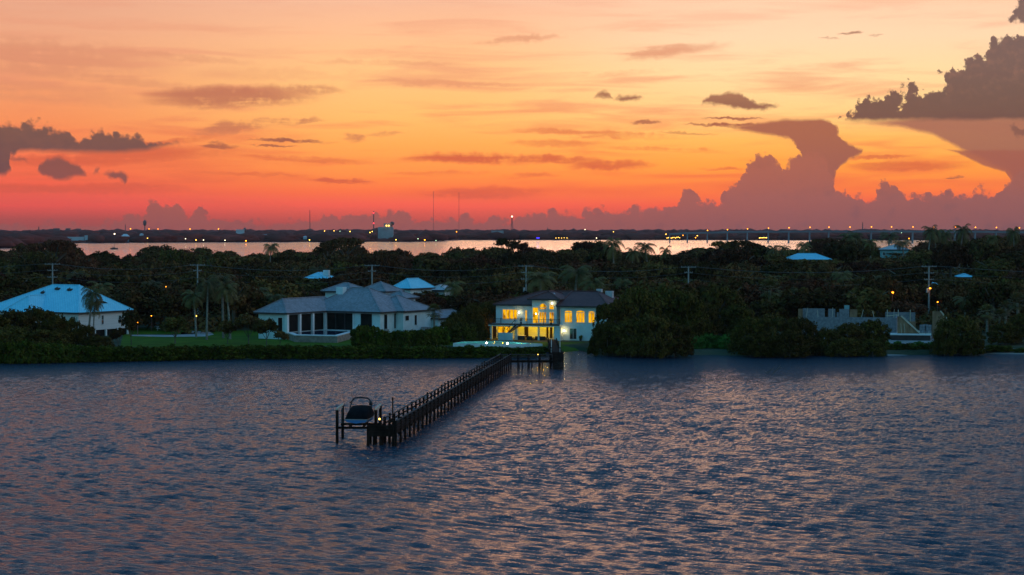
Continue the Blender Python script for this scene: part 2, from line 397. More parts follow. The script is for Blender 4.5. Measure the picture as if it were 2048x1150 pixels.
def roof_mat(name, base, var, course, seam=False, rough=0.7):
    """shingle or tile courses (by height) or standing seams (across), with weathering"""
    m = bpy.data.materials.new(name); m.use_nodes = True; t = m.node_tree; g = G(t); b = t.nodes['Principled BSDF']
    tc = g.n('ShaderNodeTexCoord'); sp = g.n('ShaderNodeSeparateXYZ'); t.links.new(tc.outputs['Object'], sp.inputs[0])
    X, Y, Z = sp.outputs
    cr = g.m('FLOOR', g.m('DIVIDE', Z, course))
    if seam:
        h = g.m('PINGPONG', g.m('ADD', X, Y), 0.3)
        line = g.smooth(h, 0.24, 0.3)
    else:
        line = g.smooth(g.m('FRACT', g.m('DIVIDE', Z, course)), 0.25, 0.0)
    cell = g.noise(g.comb(g.m('MULTIPLY', X, 2.2), g.m('MULTIPLY', Y, 2.2), g.m('MULTIPLY', cr, 3.7)), 1.0, 1.0, 0.5)
    big = g.noise(tc.outputs['Object'], 0.35, 4.0, 0.6)
    c = g.mix(g.smooth(g.m('ADD', g.m('MULTIPLY', cell, .55), g.m('MULTIPLY', big, .45)), 0.36, 0.66), base, var)
    c = g.mix(g.m('MULTIPLY', line, 0.35), c, tuple(k * .45 for k in base))
    g.put(b.inputs['Base Color'], c); b.inputs['Roughness'].default_value = rough
    bn = g.n('ShaderNodeBump'); bn.inputs['Strength'].default_value = .5; bn.inputs['Distance'].default_value = .04
    g.put(bn.inputs['Height'], g.m('ADD', cell, g.m('MULTIPLY', line, -1.0))); t.links.new(bn.outputs[0], b.inputs['Normal'])
    return m

M = {}
M['leaf_oak'] = mat('oak leaves', (0.0617, 0.0307, 0.0097), .85, (0.1425, 0.0734, 0.0225), .45, 3, rand=.55, spec=.04)
M['leaf_broad'] = mat('broad leaves', (0.0570, 0.0384, 0.0105), .85, (0.1283, 0.0837, 0.0209), .5, 3, rand=.5, spec=.04)
M['leaf_mangrove'] = mat('mangrove leaves', (0.0480, 0.0374, 0.0084), .85, (0.1280, 0.0850, 0.0169), .6, 3, rand=.25, spec=.04)
M['leaf_hedge'] = mat('hedge leaves', (0.0400, 0.0476, 0.0065), .85, (0.0880, 0.0952, 0.0117), .8, 3, rand=.25, spec=.04)
M['leaf_bright'] = mat('bright green leaves', (.05, .12, .02), .7, (.10, .20, .035), .9, 3, rand=.2, spec=.04)
M['leaf_palm'] = mat('palm fronds', (0.0800, 0.0680, 0.0182), .6, (0.1760, 0.1292, 0.0358), .8, 3, rand=.3, spec=.2)
M['leaf_dead'] = mat('dead palm fronds', (.14, .10, .06), .85, (.22, .16, .10), 1.2, 3, rand=.2, spec=.1)
M['bark'] = mat('bark', (.09, .075, .06), .9, (.16, .14, .11), 2.5, 5, rand=.2, bump=.4, stretch=(1, 1, .25))
M['palm_bark'] = mat('palm bark', (.16, .145, .12), .9, (.26, .24, .20), 1.5, 4, rand=.2, bump=.3, stretch=(1, 1, 3))
M['grass'] = mat('lawn grass', (0.0440, 0.0900, 0.0030), .9, (0.0800, 0.1425, 0.0060), .25, 6, bump=.5, bscale=6)
M['ground'] = mat('sandy soil and leaf litter', (.035, .045, .022), .95, (.09, .09, .055), .12, 6, bump=.4, bscale=3)
M['sand'] = mat('pale sand', (.20, .20, .19), .95, (.33, .32, .30), .3, 6, bump=.5, bscale=3)
M['path'] = mat('concrete path', (.30, .28, .27), .9, (.42, .40, .38), .6, 5)
M['white_wall'] = mat('white stucco', (0.5314, 0.6373, 0.6470), .85, (0.6376, 0.7648, 0.7809), .6, 6, bump=.15, bscale=8)
M['siding'] = mat('pale siding', (.60, .60, .58), .8, (.70, .70, .68), 1.0, 4, stretch=(.2, .2, 6))
M['teal_wall'] = mat('teal painted wall', (.16, .34, .36), .85, (.22, .42, .44), .7, 5)
M['white_trim'] = mat('white trim', (.72, .72, .70), .6, (.80, .80, .78), 1.2, 3)
M['dark_trim'] = mat('dark soffit and gutter', (0.0350, 0.0270, 0.0270), .7, (0.0560, 0.0420, 0.0390), 1.2, 3)
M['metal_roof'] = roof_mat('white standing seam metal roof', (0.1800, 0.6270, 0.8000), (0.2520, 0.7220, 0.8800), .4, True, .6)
M['shingle'] = roof_mat('grey shingle roof', (0.1951, 0.1863, 0.1985), (0.3034, 0.2916, 0.3159), .22)
M['tile'] = roof_mat('dark clay tile roof', (0.0855, 0.0255, 0.0210), (0.1530, 0.0495, 0.0413), .2)
M['grey_roof'] = roof_mat('pale grey roof', (.42, .43, .44), (.55, .56, .57), .3)
M['glass'] = mat('dark window glass', (.012, .014, .016), .12, (.02, .022, .025), .4, 2, spec=.5)
M['void'] = mat('unlit doorway', (.012, .011, .010), .9, (.02, .018, .016), 1, 2)  # near-black base colour stands in for the shade inside openings
M['block'] = mat('concrete block wall', (0.1530, 0.1615, 0.1785), .9, (0.2430, 0.2465, 0.2635), 2.2, 5, bump=.3, bscale=5)
M['tan_block'] = mat('tan stone pool wall', (.22, .17, .14), .9, (.36, .29, .24), 1.4, 5, bump=.4)
M['plywood'] = mat('raw plywood', (.20, .11, .065), .85, (.32, .19, .11), 1.3, 5, stretch=(1, 1, .4))
M['lumber'] = mat('fresh lumber', (.48, .40, .30), .8, (.60, .52, .40), 1.5, 4)
M['dock_wood'] = mat('weathered dock timber', (0.0140, 0.0080, 0.0063), .9, (0.0320, 0.0192, 0.0147), 1.6, 5, bump=.4, stretch=(1, 1, .5))
M['dock_top'] = mat('dock cap boards', (.05, .038, .034), .8, (.09, .07, .062), 1.6, 5)
M['white_post'] = mat('white post', (.62, .60, .56), .7, (.72, .70, .66), 2, 3)
M['pole_wood'] = mat('utility pole wood', (0.2550, 0.2550, 0.2400), .9, (0.3450, 0.3450, 0.3300), 1.0, 5, stretch=(1, 1, .2))
M['steel'] = mat('galvanised steel', (.30, .31, .32), .5, (.40, .41, .42), 3, 3, metal=.6)
M['black_iron'] = mat('black iron railing', (.015, .015, .016), .6, (.03, .03, .03), 3, 3)
M['wire'] = mat('power cable', (.10, .10, .10), .6, (.13, .13, .13), 1, 2)
M['hull'] = mat('blue boat hull', (.02, .17, .42), .3, (.03, .20, .48), 1.0, 3, spec=.6)
M['hull_dark'] = mat('dark boat bottom', (.015, .015, .02), .5, (.03, .03, .035), 1.0, 3)
M['canvas'] = mat('black boat cover canvas', (.004, .004, .005), .85, (.010, .010, .012), 2.0, 4, bump=.4)
M['pool_tile'] = mat('turquoise pool tile', (.05, .50, .46), .4, (.08, .62, .56), 1.5, 3)
M['coping'] = mat('pale pool coping', (.62, .63, .62), .7, (.72, .73, .72), 1.5, 3)
M['pool_water'] = mat('dark pool water', (.008, .022, .06), .06, (.012, .03, .075), .5, 3, spec=.5)
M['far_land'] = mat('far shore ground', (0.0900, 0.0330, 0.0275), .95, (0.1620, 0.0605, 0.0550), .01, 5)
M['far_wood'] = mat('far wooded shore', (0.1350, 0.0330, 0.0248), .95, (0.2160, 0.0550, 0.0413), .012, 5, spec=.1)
M['far_wall'] = mat('far pale wall', (.50, .52, .54), .85, (.62, .64, .66), .05, 4)
M['far_roof'] = mat('far pale roof', (.55, .60, .64), .7, (.66, .70, .74), .05, 4)
M['silo'] = mat('weathered grey concrete', (.30, .30, .31), .85, (.42, .42, .43), .08, 5)
M['bridge'] = mat('bridge concrete', (.24, .24, .26), .85, (.32, .32, .34), .02, 4)
M['mast'] = mat('dark lattice steel', (.16, .09, .08), .7, (.22, .13, .12), .1, 3)
M['lamp_orange'] = lamp_mat('sodium lamp', (1.0, .27, .012), 8)
M['lamp_yellow'] = lamp_mat('yellow lamp', (1.0, .50, .07), 7)
M['lamp_white'] = lamp_mat('white lamp', (1.0, .80, .50), 6)
M['lamp_green'] = lamp_mat('green white lamp', (.62, .95, .55), 3)
M['lamp_red'] = lamp_mat('red beacon', (1.0, .03, .05), 6)
M['lamp_blue'] = lamp_mat('blue light', (.05, .03, 1.0), 4)
M['lamp_near'] = lamp_mat('amber lamp', (1.0, .50, .08), 9, True)
M['pool_lamp'] = lamp_mat('pool globe lamp', (1.0, .92, .70), 14, True)

def lit_glass():
    """a lit room seen through glass: curtains and furniture give bands of yellow and amber"""
    m = bpy.data.materials.new('lit window pane'); m.use_nodes = True; t = m.node_tree; t.nodes.clear(); g = G(t)
    tc = g.n('ShaderNodeTexCoord'); mp = g.n('ShaderNodeMapping'); mp.inputs['Scale'].default_value = (1.3, 1.3, .5)
    t.links.new(tc.outputs['Object'], mp.inputs[0])
    nz = g.noise(mp.outputs[0], 1.3, 3.0, .6, .4)
    sp = g.n('ShaderNodeSeparateXYZ'); t.links.new(tc.outputs['Object'], sp.inputs[0])
    c = g.ramp(nz, [(.34, (.26, .085, .001)), (.43, (.75, .34, .002)), (.56, (1.0, .47, .004)), (.74, (1.0, .66, .03))])
    e = g.n('ShaderNodeEmission'); t.links.new(c, e.inputs[0]); e.inputs[1].default_value = 1.05
    o = g.n('ShaderNodeOutputMaterial'); t.links.new(e.outputs[0], o.inputs[0]); return m
M['lit_pane'] = lit_glass()

def water_material():
    m = bpy.data.materials.new('rippled lagoon water'); m.use_nodes = True; t = m.node_tree; g = G(t); b = t.nodes['Principled BSDF']
    b.inputs['Base Color'].default_value = (.018, .035, .060, 1); b.inputs['Roughness'].default_value = .12
    b.inputs['IOR'].default_value = 1.333
    geo = g.n('ShaderNodeNewGeometry'); sp = g.n('ShaderNodeSeparateXYZ'); t.links.new(geo.outputs['Position'], sp.inputs[0])
    X, Y, Z = sp.outputs
    rot = radians(-24)
    xr = g.m('ADD', g.m('MULTIPLY', X, cos(rot)), g.m('MULTIPLY', Y, sin(rot)))
    yr = g.m('SUBTRACT', g.m('MULTIPLY', Y, cos(rot)), g.m('MULTIPLY', X, sin(rot)))
    w1 = g.noise(g.comb(g.m('MULTIPLY', xr, .28), g.m('MULTIPLY', yr, .62)), 1.0, 3.0, .5, .3)
    w2 = g.noise(g.comb(g.m('MULTIPLY', xr, 1.3), g.m('MULTIPLY', yr, 2.8), 4.0), 1.0, 4.0, .6, .2)
    gust = g.noise(g.comb(g.m('MULTIPLY', X, .012), g.m('MULTIPLY', Y, .02), 2.0), 1.0, 3.0, .5)
    amp = g.smooth(gust, .3, .7, .85, 1.15)
    far_ = g.m('MULTIPLY', g.smooth(Y, 270.0, 340.0, .12, .8), g.smooth(Y, 900.0, 1100.0, 1.0, FARW))
    hgt = g.m('MULTIPLY', g.m('ADD', g.m('MULTIPLY', g.m('MULTIPLY', w1, .62), far_), g.m('MULTIPLY', g.m('MULTIPLY', w2, .26), g.smooth(Y, 900.0, 1100.0, 1.0, FARW))), amp)
    bn = g.n('ShaderNodeBump'); bn.inputs['Strength'].default_value = 1.0; bn.inputs['Distance'].default_value = WAVE
    g.put(bn.inputs['Height'], hgt); 
    g.put(b.inputs['Roughness'], g.smooth(Y, 250.0, 1100.0, .14, .03))
    # the wave faces one sees at a grazing angle are those tilted towards the eye
    vis = g.n('ShaderNodeVectorMath', operation='SCALE'); t.links.new(geo.outputs['Incoming'], vis.inputs[0]); g.put(vis.inputs['Scale'], g.smooth(Y, 250.0, 1100.0, TILT0, TILT1))
    ad = g.n('ShaderNodeVectorMath', operation='ADD'); t.links.new(bn.outputs[0], ad.inputs[0]); t.links.new(vis.outputs[0], ad.inputs[1])
    nm = g.n('ShaderNodeVectorMath', operation='NORMALIZE'); t.links.new(ad.outputs[0], nm.inputs[0]); t.links.new(nm.outputs[0], b.inputs['Normal'])
    return m
TILT0, TILT1 = .042, .036
WAVE = 2.1
FARW = .12
M['water'] = water_material()

# ------------------------------------------------------------------ terrain and water
def interp(x, pts): return float(np.interp(x, [p[0] for p in pts], [p[1] for p in pts]))
SHORE_PX = [(-1500, 731), (0, 728), (250, 723), (450, 719), (900, 717), (1055, 716), (1072, 712), (1086, 700), (1192, 700), (1200, 711), (1300, 714), (1400, 710),
            (1480, 712), (1780, 711), (2048, 707), (3600, 706)]
SH = [at_z(x, y, 0) for x, y in SHORE_PX]
def shore(X): return interp(X, [(p[0], p[1]) for p in SH])
LAND_END = 1080.0
def gz(X, Y):
    s = shore(X); d = Y - s
    if d < 0: return -0.6
    z = 0.75 * min(1.0, d / 2.0) - 0.3 * max(0.0, 1 - d / .6)
    k = min(1.0, max(0.0, (Y - 440) / 260.0)); k = k * k * (3 - 2 * k)
    right = min(1.0, max(0.0, (X / max(Y, 1) * F + 1024 - 1000) / 800.0))
    z += k * (2.0 + 6.0 * right)
    e = min(1.0, max(0.0, (LAND_END - Y) / 130.0))
    return z * (e * e * (3 - 2 * e)) + (-.4 if e <= 0 else 0)

def build_land():
    nx, ny = 220, 90
    vs, fs = [], []
    for j in range(ny + 1):
        for i in range(nx + 1):
            X = -420 + 840 * i / nx
            s = shore(X) - .5
            t = j / ny; t = t ** 1.6
            Y = s + t * (LAND_END + 5 - s)
            vs.append((X, Y, gz(X, Y)))
    for j in range(ny):
        for i in range(nx):
            a = j * (nx + 1) + i
            fs.append((a, a + 1, a + nx + 2, a + nx + 1))
    o = MB().add(vs, fs).build('ground', M['ground'], smooth=True); prop(o, kind='structure')
build_land()

def sheet(name, pts, z, m, lift):
    """flat patch lying just above the ground"""
    vs = [(x, y, gz(x, y) + lift) for x, y in pts]
    n = len(vs); cx = sum(v[0] for v in vs) / n; cy = sum(v[1] for v in vs) / n
    vs.append((cx, cy, gz(cx, cy) + lift))
    return prop(MB().add(vs, [(i, (i + 1) % n, n) for i in range(n)]).build(name, m), kind='structure')
def pxs(pts, z=.75): return [at_z(x, y, z)[:2] for x, y in pts]
sheet('lawn', pxs([(240, 694), (470, 693), (900, 691), (1060, 692), (1062, 686), (900, 676), (700, 672), (520, 662), (300, 655), (250, 657)]), .75, M['grass'], .012)
sheet('path', pxs([(262, 672), (330, 674), (410, 673), (428, 669), (420, 664), (385, 661), (376, 664), (392, 668), (340, 670), (262, 669.5)]), .75, M['path'], .018)
sheet('sand_lot', pxs([(1755, 696), (1900, 697), (1905, 684), (1860, 672), (1760, 671), (1600, 668), (1560, 676), (1640, 684)]), .75, M['sand'], .012)
sheet('side_lawn', pxs([(1066, 696), (1180, 696), (1180, 684), (1066, 684)]), .75, M['grass'], .016)
sheet('shore_beach', pxs([(1775, 711), (1900, 711), (1980, 708), (2060, 707), (2060, 702), (1900, 702), (1775, 704)], .3), .3, M['sand'], .02)

def build_water():
    """near water is real wind chop (a fan-shaped grid of waves); the rest is a flat sheet joined to its rim"""
    k0, y0, y1 = .285, 112.0, 332.0
    ys = [y0]
    while ys[-1] < y1: ys.append(ys[-1] + .20 * (ys[-1] / 130.0) ** 1.35)
    ys = np.array(ys); ys[-1] = y1
    nk = 560; ks = np.linspace(-k0, k0, nk)
    Yg, Kg = np.meshgrid(ys, ks, indexing='ij'); Xg = Kg * Yg; Z = np.zeros_like(Xg)
    rg = np.random.default_rng(42)
    for i in range(90):
        lam = .62 * (1.9 / .62) ** rg.random()
        th = rg.normal(radians(-90 - 32), radians(15)); kk = 2 * pi / lam
        ph = kk * (Xg * cos(th) + Yg * sin(th)) + rg.uniform(0, 6.28)
        Z += (WSLOPE / kk) * rg.uniform(.5, 1.3) * (np.sin(ph) - .0) * np.minimum(1, 1.2 * np.sqrt(lam / 1.6))
    env = .95 + .16 * np.sin(Xg * .045 + 1.3 * np.sin(Yg * .03)) * np.sin(Yg * .06 + .8 * np.sin(Xg * .05))
    Z *= env
    Z = Z + .9 * Z * np.abs(Z)                                    # sharper crests
    fade = np.clip((Yg - y0) / 4, 0, 1) * np.clip((y1 - Yg) / 60, 0, 1) * np.clip((k0 - np.abs(Kg)) / .006, 0, 1)
    Z *= fade
    ny = len(ys); V = np.stack([Xg, Yg, Z], -1).reshape(-1, 3)
    I = np.arange(ny * nk).reshape(ny, nk)
    Q = np.stack([I[:-1, :-1], I[:-1, 1:], I[1:, 1:], I[1:, :-1]], -1).reshape(-1, 4)
    ex = np.array([(-6000, -300, 0), (6000, -300, 0), (6000, 8300, 0), (-6000, 8300, 0), (-k0 * y0, y0, 0), (k0 * y0, y0, 0), (k0 * y1, y1, 0), (-k0 * y1, y1, 0)], float)
    b = len(V); V = np.concatenate([V, ex]); Q = np.concatenate([Q, np.array([(0, 1, 5, 4), (1, 2, 6, 5), (2, 3, 7, 6), (3, 0, 4, 7)]) + b])
    me = bpy.data.meshes.new('water'); me.vertices.add(len(V)); me.vertices.foreach_set('co', V.reshape(-1).astype(np.float32))
    me.loops.add(4 * len(Q)); me.loops.foreach_set('vertex_index', Q.reshape(-1).astype(np.int32))
    me.polygons.add(len(Q)); me.polygons.foreach_set('loop_start', np.arange(0, 4 * len(Q), 4, dtype=np.int32))
    me.polygons.foreach_set('use_smooth', np.ones(len(Q), bool)); me.materials.append(M['water']); me.update(); me.validate()
    o = bpy.data.objects.new('water', me); COL.objects.link(o); prop(o, kind='structure')
WSLOPE = .029
build_water()

# far shore: a sheet of land with wood and scattered things
FAR_PX = [(-2500, 500), (0, 496), (40, 493), (60, 486), (175, 486), (420, 484), (700, 483.5), (800, 483.5), (880, 482), (900, 479.5), (1200, 479.5), (1700, 480), (2048, 480), (4500, 480)]
def far_shore(X_over_Y):
    x = 1024 + F * X_over_Y
    return F * H / (interp(x, FAR_PX) - EYE)
vs, fs = [], []
N = 120
for i in range(N + 1):
    k = -0.55 + 1.1 * i / N
    y0 = far_shore(k)
    vs += [(k * y0, y0, -.3), (k * (y0 + 25), y0 + 25, 1.2), (k * 8200, 8200, 1.2)]
for i in range(N):
    a = 3 * i
    fs += [(a, a + 3, a + 4, a + 1), (a + 1, a + 4, a + 5, a + 2)]
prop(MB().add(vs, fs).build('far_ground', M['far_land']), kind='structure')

# ------------------------------------------------------------------ plants
def quads_mesh(name, P, mats, smooth=False):
    """P: (n,4,3) quads"""
    n = len(P); me = bpy.data.meshes.new(name)
    me.vertices.add(4 * n); me.vertices.foreach_set('co', P.reshape(-1).astype(np.float32))
    me.loops.add(4 * n); me.loops.foreach_set('vertex_index', np.arange(4 * n, dtype=np.int32))
    me.polygons.add(n); me.polygons.foreach_set('loop_start', np.arange(0, 4 * n, 4, dtype=np.int32))
    for m in mats: me.materials.append(m)
    me.update(); me.validate(); return me

def leaf_quads(rng, C, Nn, size):
    """leaf quads at centres C, roughly facing along Nn, ragged in orientation"""
    n = len(C)
    d = Nn + rng.normal(0, .75, (n, 3)); d /= np.linalg.norm(d, axis=1)[:, None] + 1e-9
    r = rng.normal(0, 1, (n, 3)); t = np.cross(d, r); t /= np.linalg.norm(t, axis=1)[:, None] + 1e-9
    b = np.cross(d, t)
    s = size * rng.uniform(.55, 1.45, (n, 1)); a = s * rng.uniform(.45, .8, (n, 1))
    bend = d * s * .25
    return np.stack([C - t * s, C - b * a + bend, C + t * s, C + b * a + bend], 1)

def crown_quads(rng, lobes, per, size, sub=7, ragged=.38, floor=-.45):
    """lobes: list of (centre, radii). Sub-lobes sit on each lobe's shell and carry the leaves."""
    out = []
    for c, r in lobes:
        c = np.array(c); r = np.array(r)
        for k in range(sub):
            d = rng.normal(0, 1, 3); d /= np.linalg.norm(d); d[2] = max(d[2], floor) if rng.random() < .85 else d[2]
            sc = c + d * r * rng.uniform(.62, .98)
            sr = r * rng.uniform(.24, .46)
            n = int(per * rng.uniform(.6, 1.3))
            e = rng.normal(0, 1, (n, 3)); e /= np.linalg.norm(e, axis=1)[:, None]
            rad = rng.uniform(.35, 1.0, (n, 1)) ** .5 * (1 + rng.normal(0, ragged * .35, (n, 1)))
            C = sc + e * sr * rad
            out.append(leaf_quads(rng, C, e * .8 + d * .4 + np.array((0, 0, .3)), size))
        n = int(per * sub * .34)                       # the shell of the lobe itself
        e = rng.normal(0, 1, (n, 3)); e /= np.linalg.norm(e, axis=1)[:, None]
        e[:, 2] = np.maximum(e[:, 2], floor)
        C = c + e * r * rng.uniform(.55, .95, (n, 1))
        out.append(leaf_quads(rng, C, e + np.array((0, 0, .3)), size * 1.15))
    return np.concatenate(out)

def trunk_mb(rng, h, r, spread, forks=4, lean=0.0, low=.55):
    b = MB(); top = h * low
    b.tube([(0, 0, -.6), (lean * .2, 0, top * .4), (lean * .5, 0, top)], [r * 1.35, r, r * .75], 7)
    for k in range(forks):
        a = 2 * pi * k / forks + rng.uniform(-.4, .4); q = spread * rng.uniform(.45, .8)
        b.tube([(lean * .5, 0, top * .92), (lean * .5 + cos(a) * q * .5, sin(a) * q * .5, top + (h - top) * .35), (lean * .5 + cos(a) * q, sin(a) * q, top + (h - top) * .7)],
               [r * .6, r * .42, r * .15], 5)
    return b

class Plant:
    """a prototype: meshes for the thing's parts; instances are copied from the first object made"""
    def __init__(self, name, parts, h, w):
        self.name, self.parts, self.h, self.w = name, parts, h, w      # parts: [(part name, mesh)]
        self.first = None; self.used = False
    def place(self, x, y, z, sx, sz, rot, label, cat, group=None, tilt=0.0):
        if self.first is None:
            root = bpy.data.objects.new(self.name, None); COL.objects.link(root)
            for pn, me in self.parts:
                o = bpy.data.objects.new(pn, me); COL.objects.link(o); o.parent = root
            self.first = root; o = root
        else:
            o = copy_tree(self.first)
        o.location = (x, y, z); o.rotation_euler = (0, tilt, rot); o.scale = (sx, sx, sz)
        for k in ('label', 'category', 'group'):
            if k in o: del o[k]
        return prop(o, label, cat, group)

def round_proto(name, seed, leafmat, R=6.5, Ht=9.0, flat=.55, nl=11, per=34, size=.34, base=.42, sub=7, trunk=True, gap=0.0, floor=-.45, tr=None, low=.55, forks=4):
    rng = np.random.default_rng(seed)
    lobes = []
    for k in range(nl):
        a = 2 * pi * (k / nl * 2.4) + rng.uniform(-.3, .3); q = R * sqrt(rng.uniform(.02, 1)) * .68
        rr = R * rng.uniform(.30, .48)
        zt = Ht * (1 - .38 * (q / R) ** 2) - rr * flat * rng.uniform(.9, 1.4)
        lobes.append(((cos(a) * q, sin(a) * q, max(zt, Ht * base)), (rr, rr, rr * flat * 1.15)))
    if not gap: lobes.append(((0, 0, Ht * .55), (R * .72, R * .72, Ht * .26)))
    Q = crown_quads(rng, lobes, per, size, sub, floor=floor)
    crown = quads_mesh(name + '_crown', Q, [leafmat])
    tb = trunk_mb(rng, Ht, tr or .28 + R * .02, R, forks, low=low)
    return Plant(name, [('trunk', tb.mesh(name + '_trunk', M['bark'])), ('crown', crown)], Ht, R)

def shrub_proto(name, seed, leafmat, R=2.0, Ht=2.6, per=30, size=.17, nl=6, part='foliage'):
    rng = np.random.default_rng(seed); lobes = []
    for k in range(nl):
        a = rng.uniform(0, 2 * pi); q = R * rng.uniform(0, .62); rr = R * rng.uniform(.42, .62)
        zt = Ht - rr * .7 * rng.uniform(.95, 1.5)
        lobes.append(((cos(a) * q, sin(a) * q, max(zt, rr * .4)), (rr, rr, rr * .8)))
        lobes.append(((cos(a) * q * 1.1, sin(a) * q * 1.1, Ht * .22), (rr, rr, Ht * .32)))
    Q = crown_quads(rng, lobes, per, size, 6, floor=-.9)
    stem = MB()
    for k in range(4):
        a = k * 1.7; stem.tube([(0, 0, -.7), (cos(a) * R * .25, sin(a) * R * .25, Ht * .35), (cos(a) * R * .45, sin(a) * R * .45, Ht * .7)], [.07, .05, .02], 5)
    return Plant(name, [('stem', stem.mesh(name + '_stem', M['bark'])), (part, quads_mesh(name + '_f', Q, [leafmat]))], Ht, R)

def mangrove_proto(seed, R=6.0, Ht=9.0, leaf='leaf_mangrove', per=44, size=.24):
    """full foliage down to the water, prop roots below"""
    rng = np.random.default_rng(seed); lobes = []
    for lv, (zz, q, n) in enumerate(((.86, .30, 5), (.66, .55, 8), (.42, .72, 10), (.20, .74, 10))):
        for k in range(n):
            a = 2 * pi * k / n + rng.uniform(-.4, .4) + lv; rr = R * rng.uniform(.22, .38)
            qq = R * q * rng.uniform(.75, 1.15)
            lobes.append(((cos(a) * qq, sin(a) * qq, Ht * zz * rng.uniform(.9, 1.05) - (rr * .45 if lv == 0 else 0)), (rr, rr, rr * rng.uniform(.6, .85))))
    Q = crown_quads(rng, lobes, per, size, 6, floor=-.7)
    b = trunk_mb(rng, Ht * .9, .22, R * .8, 5)
    for k in range(14):
        a = 2 * pi * k / 14 + rng.uniform(-.2, .2); q = R * rng.uniform(.25, .75)
        b.tube([(cos(a) * q * .35, sin(a) * q * .35, 1.6), (cos(a) * q * .8, sin(a) * q * .8, 1.1), (cos(a) * q, sin(a) * q, -.8)], [.07, .06, .05], 5)
    return Plant('mangrove_tree', [('trunk', b.mesh('mangrove_trunk', M['bark'])), ('crown', quads_mesh('mangrove_crown', Q, [M[leaf]]))], Ht, R)

def palm_proto(seed, Ht=9.0, n=20, L=3.2, bend=.8, droop=1.0, leafm='leaf_palm'):
    rng = np.random.default_rng(seed); Q = []
    top = np.array((bend, 0, Ht - L * .45))
    for k in range(n):
        a = k * 2.39996 + rng.uniform(-.2, .2)
        el0 = radians(78 - 95 * (k / n) + rng.uniform(-8, 8)); Lk = L * rng.uniform(.85, 1.1)
        pts = []; p = top.copy(); e = el0
        for i in range(9):
            pts.append(p.copy())
            d = np.array((cos(a) * cos(e), sin(a) * cos(e), sin(e))); p = p + d * Lk / 8; e -= radians(9 + 7 * droop)
        side = np.array((-sin(a), cos(a), 0))
        for i in range(8):
            p0, p1 = pts[i], pts[i + 1]; d = (p1 - p0); d = d / np.linalg.norm(d)
            up = np.cross(side, d)
            Q.append(np.array([p0 - up * .03, p1 - up * .02, p1 + up * .02, p0 + up * .03]))
            for s in (0.0, .34, .67):
                if i == 0 and s < .6: continue
                q = p0 + (p1 - p0) * s; fr = (i + s) / 8
                ll = L * .30 * (sin(pi * min(1, .18 + fr * .8)) ** .7)
                for sg in (-1, 1):
                    tip = q + side * sg * ll * .80 + d * ll * .45 - np.array((0, 0, 1)) * ll * (.35 + rng.uniform(0, .35)) * droop
                    Q.append(np.array([q, q + d * .09, tip + d * .03, tip]))
    tb = MB()
    zs = np.linspace(0, 1, 7)
    tb.tube([(bend * z ** 1.7, 0, -.4 + (Ht - L * .45 + .4) * z) for z in zs], [.24 - .09 * z for z in zs], 7)
    fr = quads_mesh('fronds', np.array(Q), [M[leafm]])
    return Plant('palm_tree', [('trunk', tb.mesh('palm_trunk', M['palm_bark'])), ('fronds', fr)], Ht, L)

def fan_palm_proto(seed, Ht=7.0, n=34, L=1.7, skirt=0):
    """cabbage palm: a round head of fan leaves, with a skirt of dead ones if asked"""
    rng = np.random.default_rng(seed); out = {0: [], 1: []}
    top = np.array((0, 0, Ht - L))
    for k in range(n + skirt):
        dead = k >= n
        a = k * 2.39996
        e = radians(85 - 130 * (k / n)) if not dead else radians(-50 - rng.uniform(0, 30))
        d = np.array((cos(a) * cos(e), sin(a) * cos(e), sin(e))); hub = top + d * L * (.62 if not dead else .4)
        side = np.array((-sin(a), cos(a), 0)); up = np.cross(side, d)
        out[dead].append(np.array([top - side * .03, hub - side * .03, hub + side * .03, top + side * .03]))
        for j in range(9):
            th = radians(-100 + 25 * j) + rng.uniform(-.08, .08)
            dd = d * cos(th) + side * sin(th); ll = L * .52 * rng.uniform(.85, 1.1)
            w = np.cross(dd, up) * .07
            tip = hub + dd * ll - np.array((0, 0, 1)) * ll * .22
            out[dead].append(np.array([hub - w, hub + dd * ll * .5 - w, tip, hub + dd * ll * .5 + w]))
    parts = [('trunk', MB().tube([(0, 0, -.4), (.05, .05, Ht * .5), (0, 0, Ht - L)], [.22, .19, .2], 7).mesh('fan_palm_trunk', M['palm_bark'])),
             ('fan_leaves', quads_mesh('fan_leaves', np.array(out[0]), [M['leaf_palm']]))]
    if skirt: parts.append(('dead_leaves', quads_mesh('dead_leaves', np.array(out[1]), [M['leaf_dead']])))
    return Plant('fan_palm', parts, Ht, L)

OAK = [round_proto('oak_tree', 10 + i, M['leaf_oak'], R=6.8 + .4 * (i % 3), Ht=9.0, flat=.5 + .06 * (i % 4), nl=10 + i % 4) for i in range(6)]
BROAD = [round_proto('broadleaf_tree', 30 + i, M['leaf_broad'], R=5.2 + .4 * (i % 3), Ht=9.0, flat=.75 + .1 * (i % 3), nl=9 + i % 3) for i in range(5)]
OPEN = [round_proto('open_crowned_tree', 50 + i, M['leaf_oak'], R=6.5, Ht=9.0, flat=.26, nl=8, per=30, gap=1, sub=6, base=.70, size=.26) for i in range(3)]
SMALLT = [round_proto('small_tree', 60 + i, M['leaf_broad'], R=2.6, Ht=4.6, flat=.8, nl=12, per=20, size=.19, gap=1, base=.30, sub=7, tr=.10, low=.22, forks=5) for i in range(3)]
MANG = [mangrove_proto(70 + i, R=6 + (i % 2), Ht=9.0) for i in range(4)]
SHRUB = [shrub_proto('shore_shrub', 80 + i, M['leaf_hedge'], R=2.2, Ht=2.7) for i in range(4)]
GSHRUB = [shrub_proto('garden_shrub', 90 + i, M['leaf_hedge'], R=1.6, Ht=2.6) for i in range(3)]
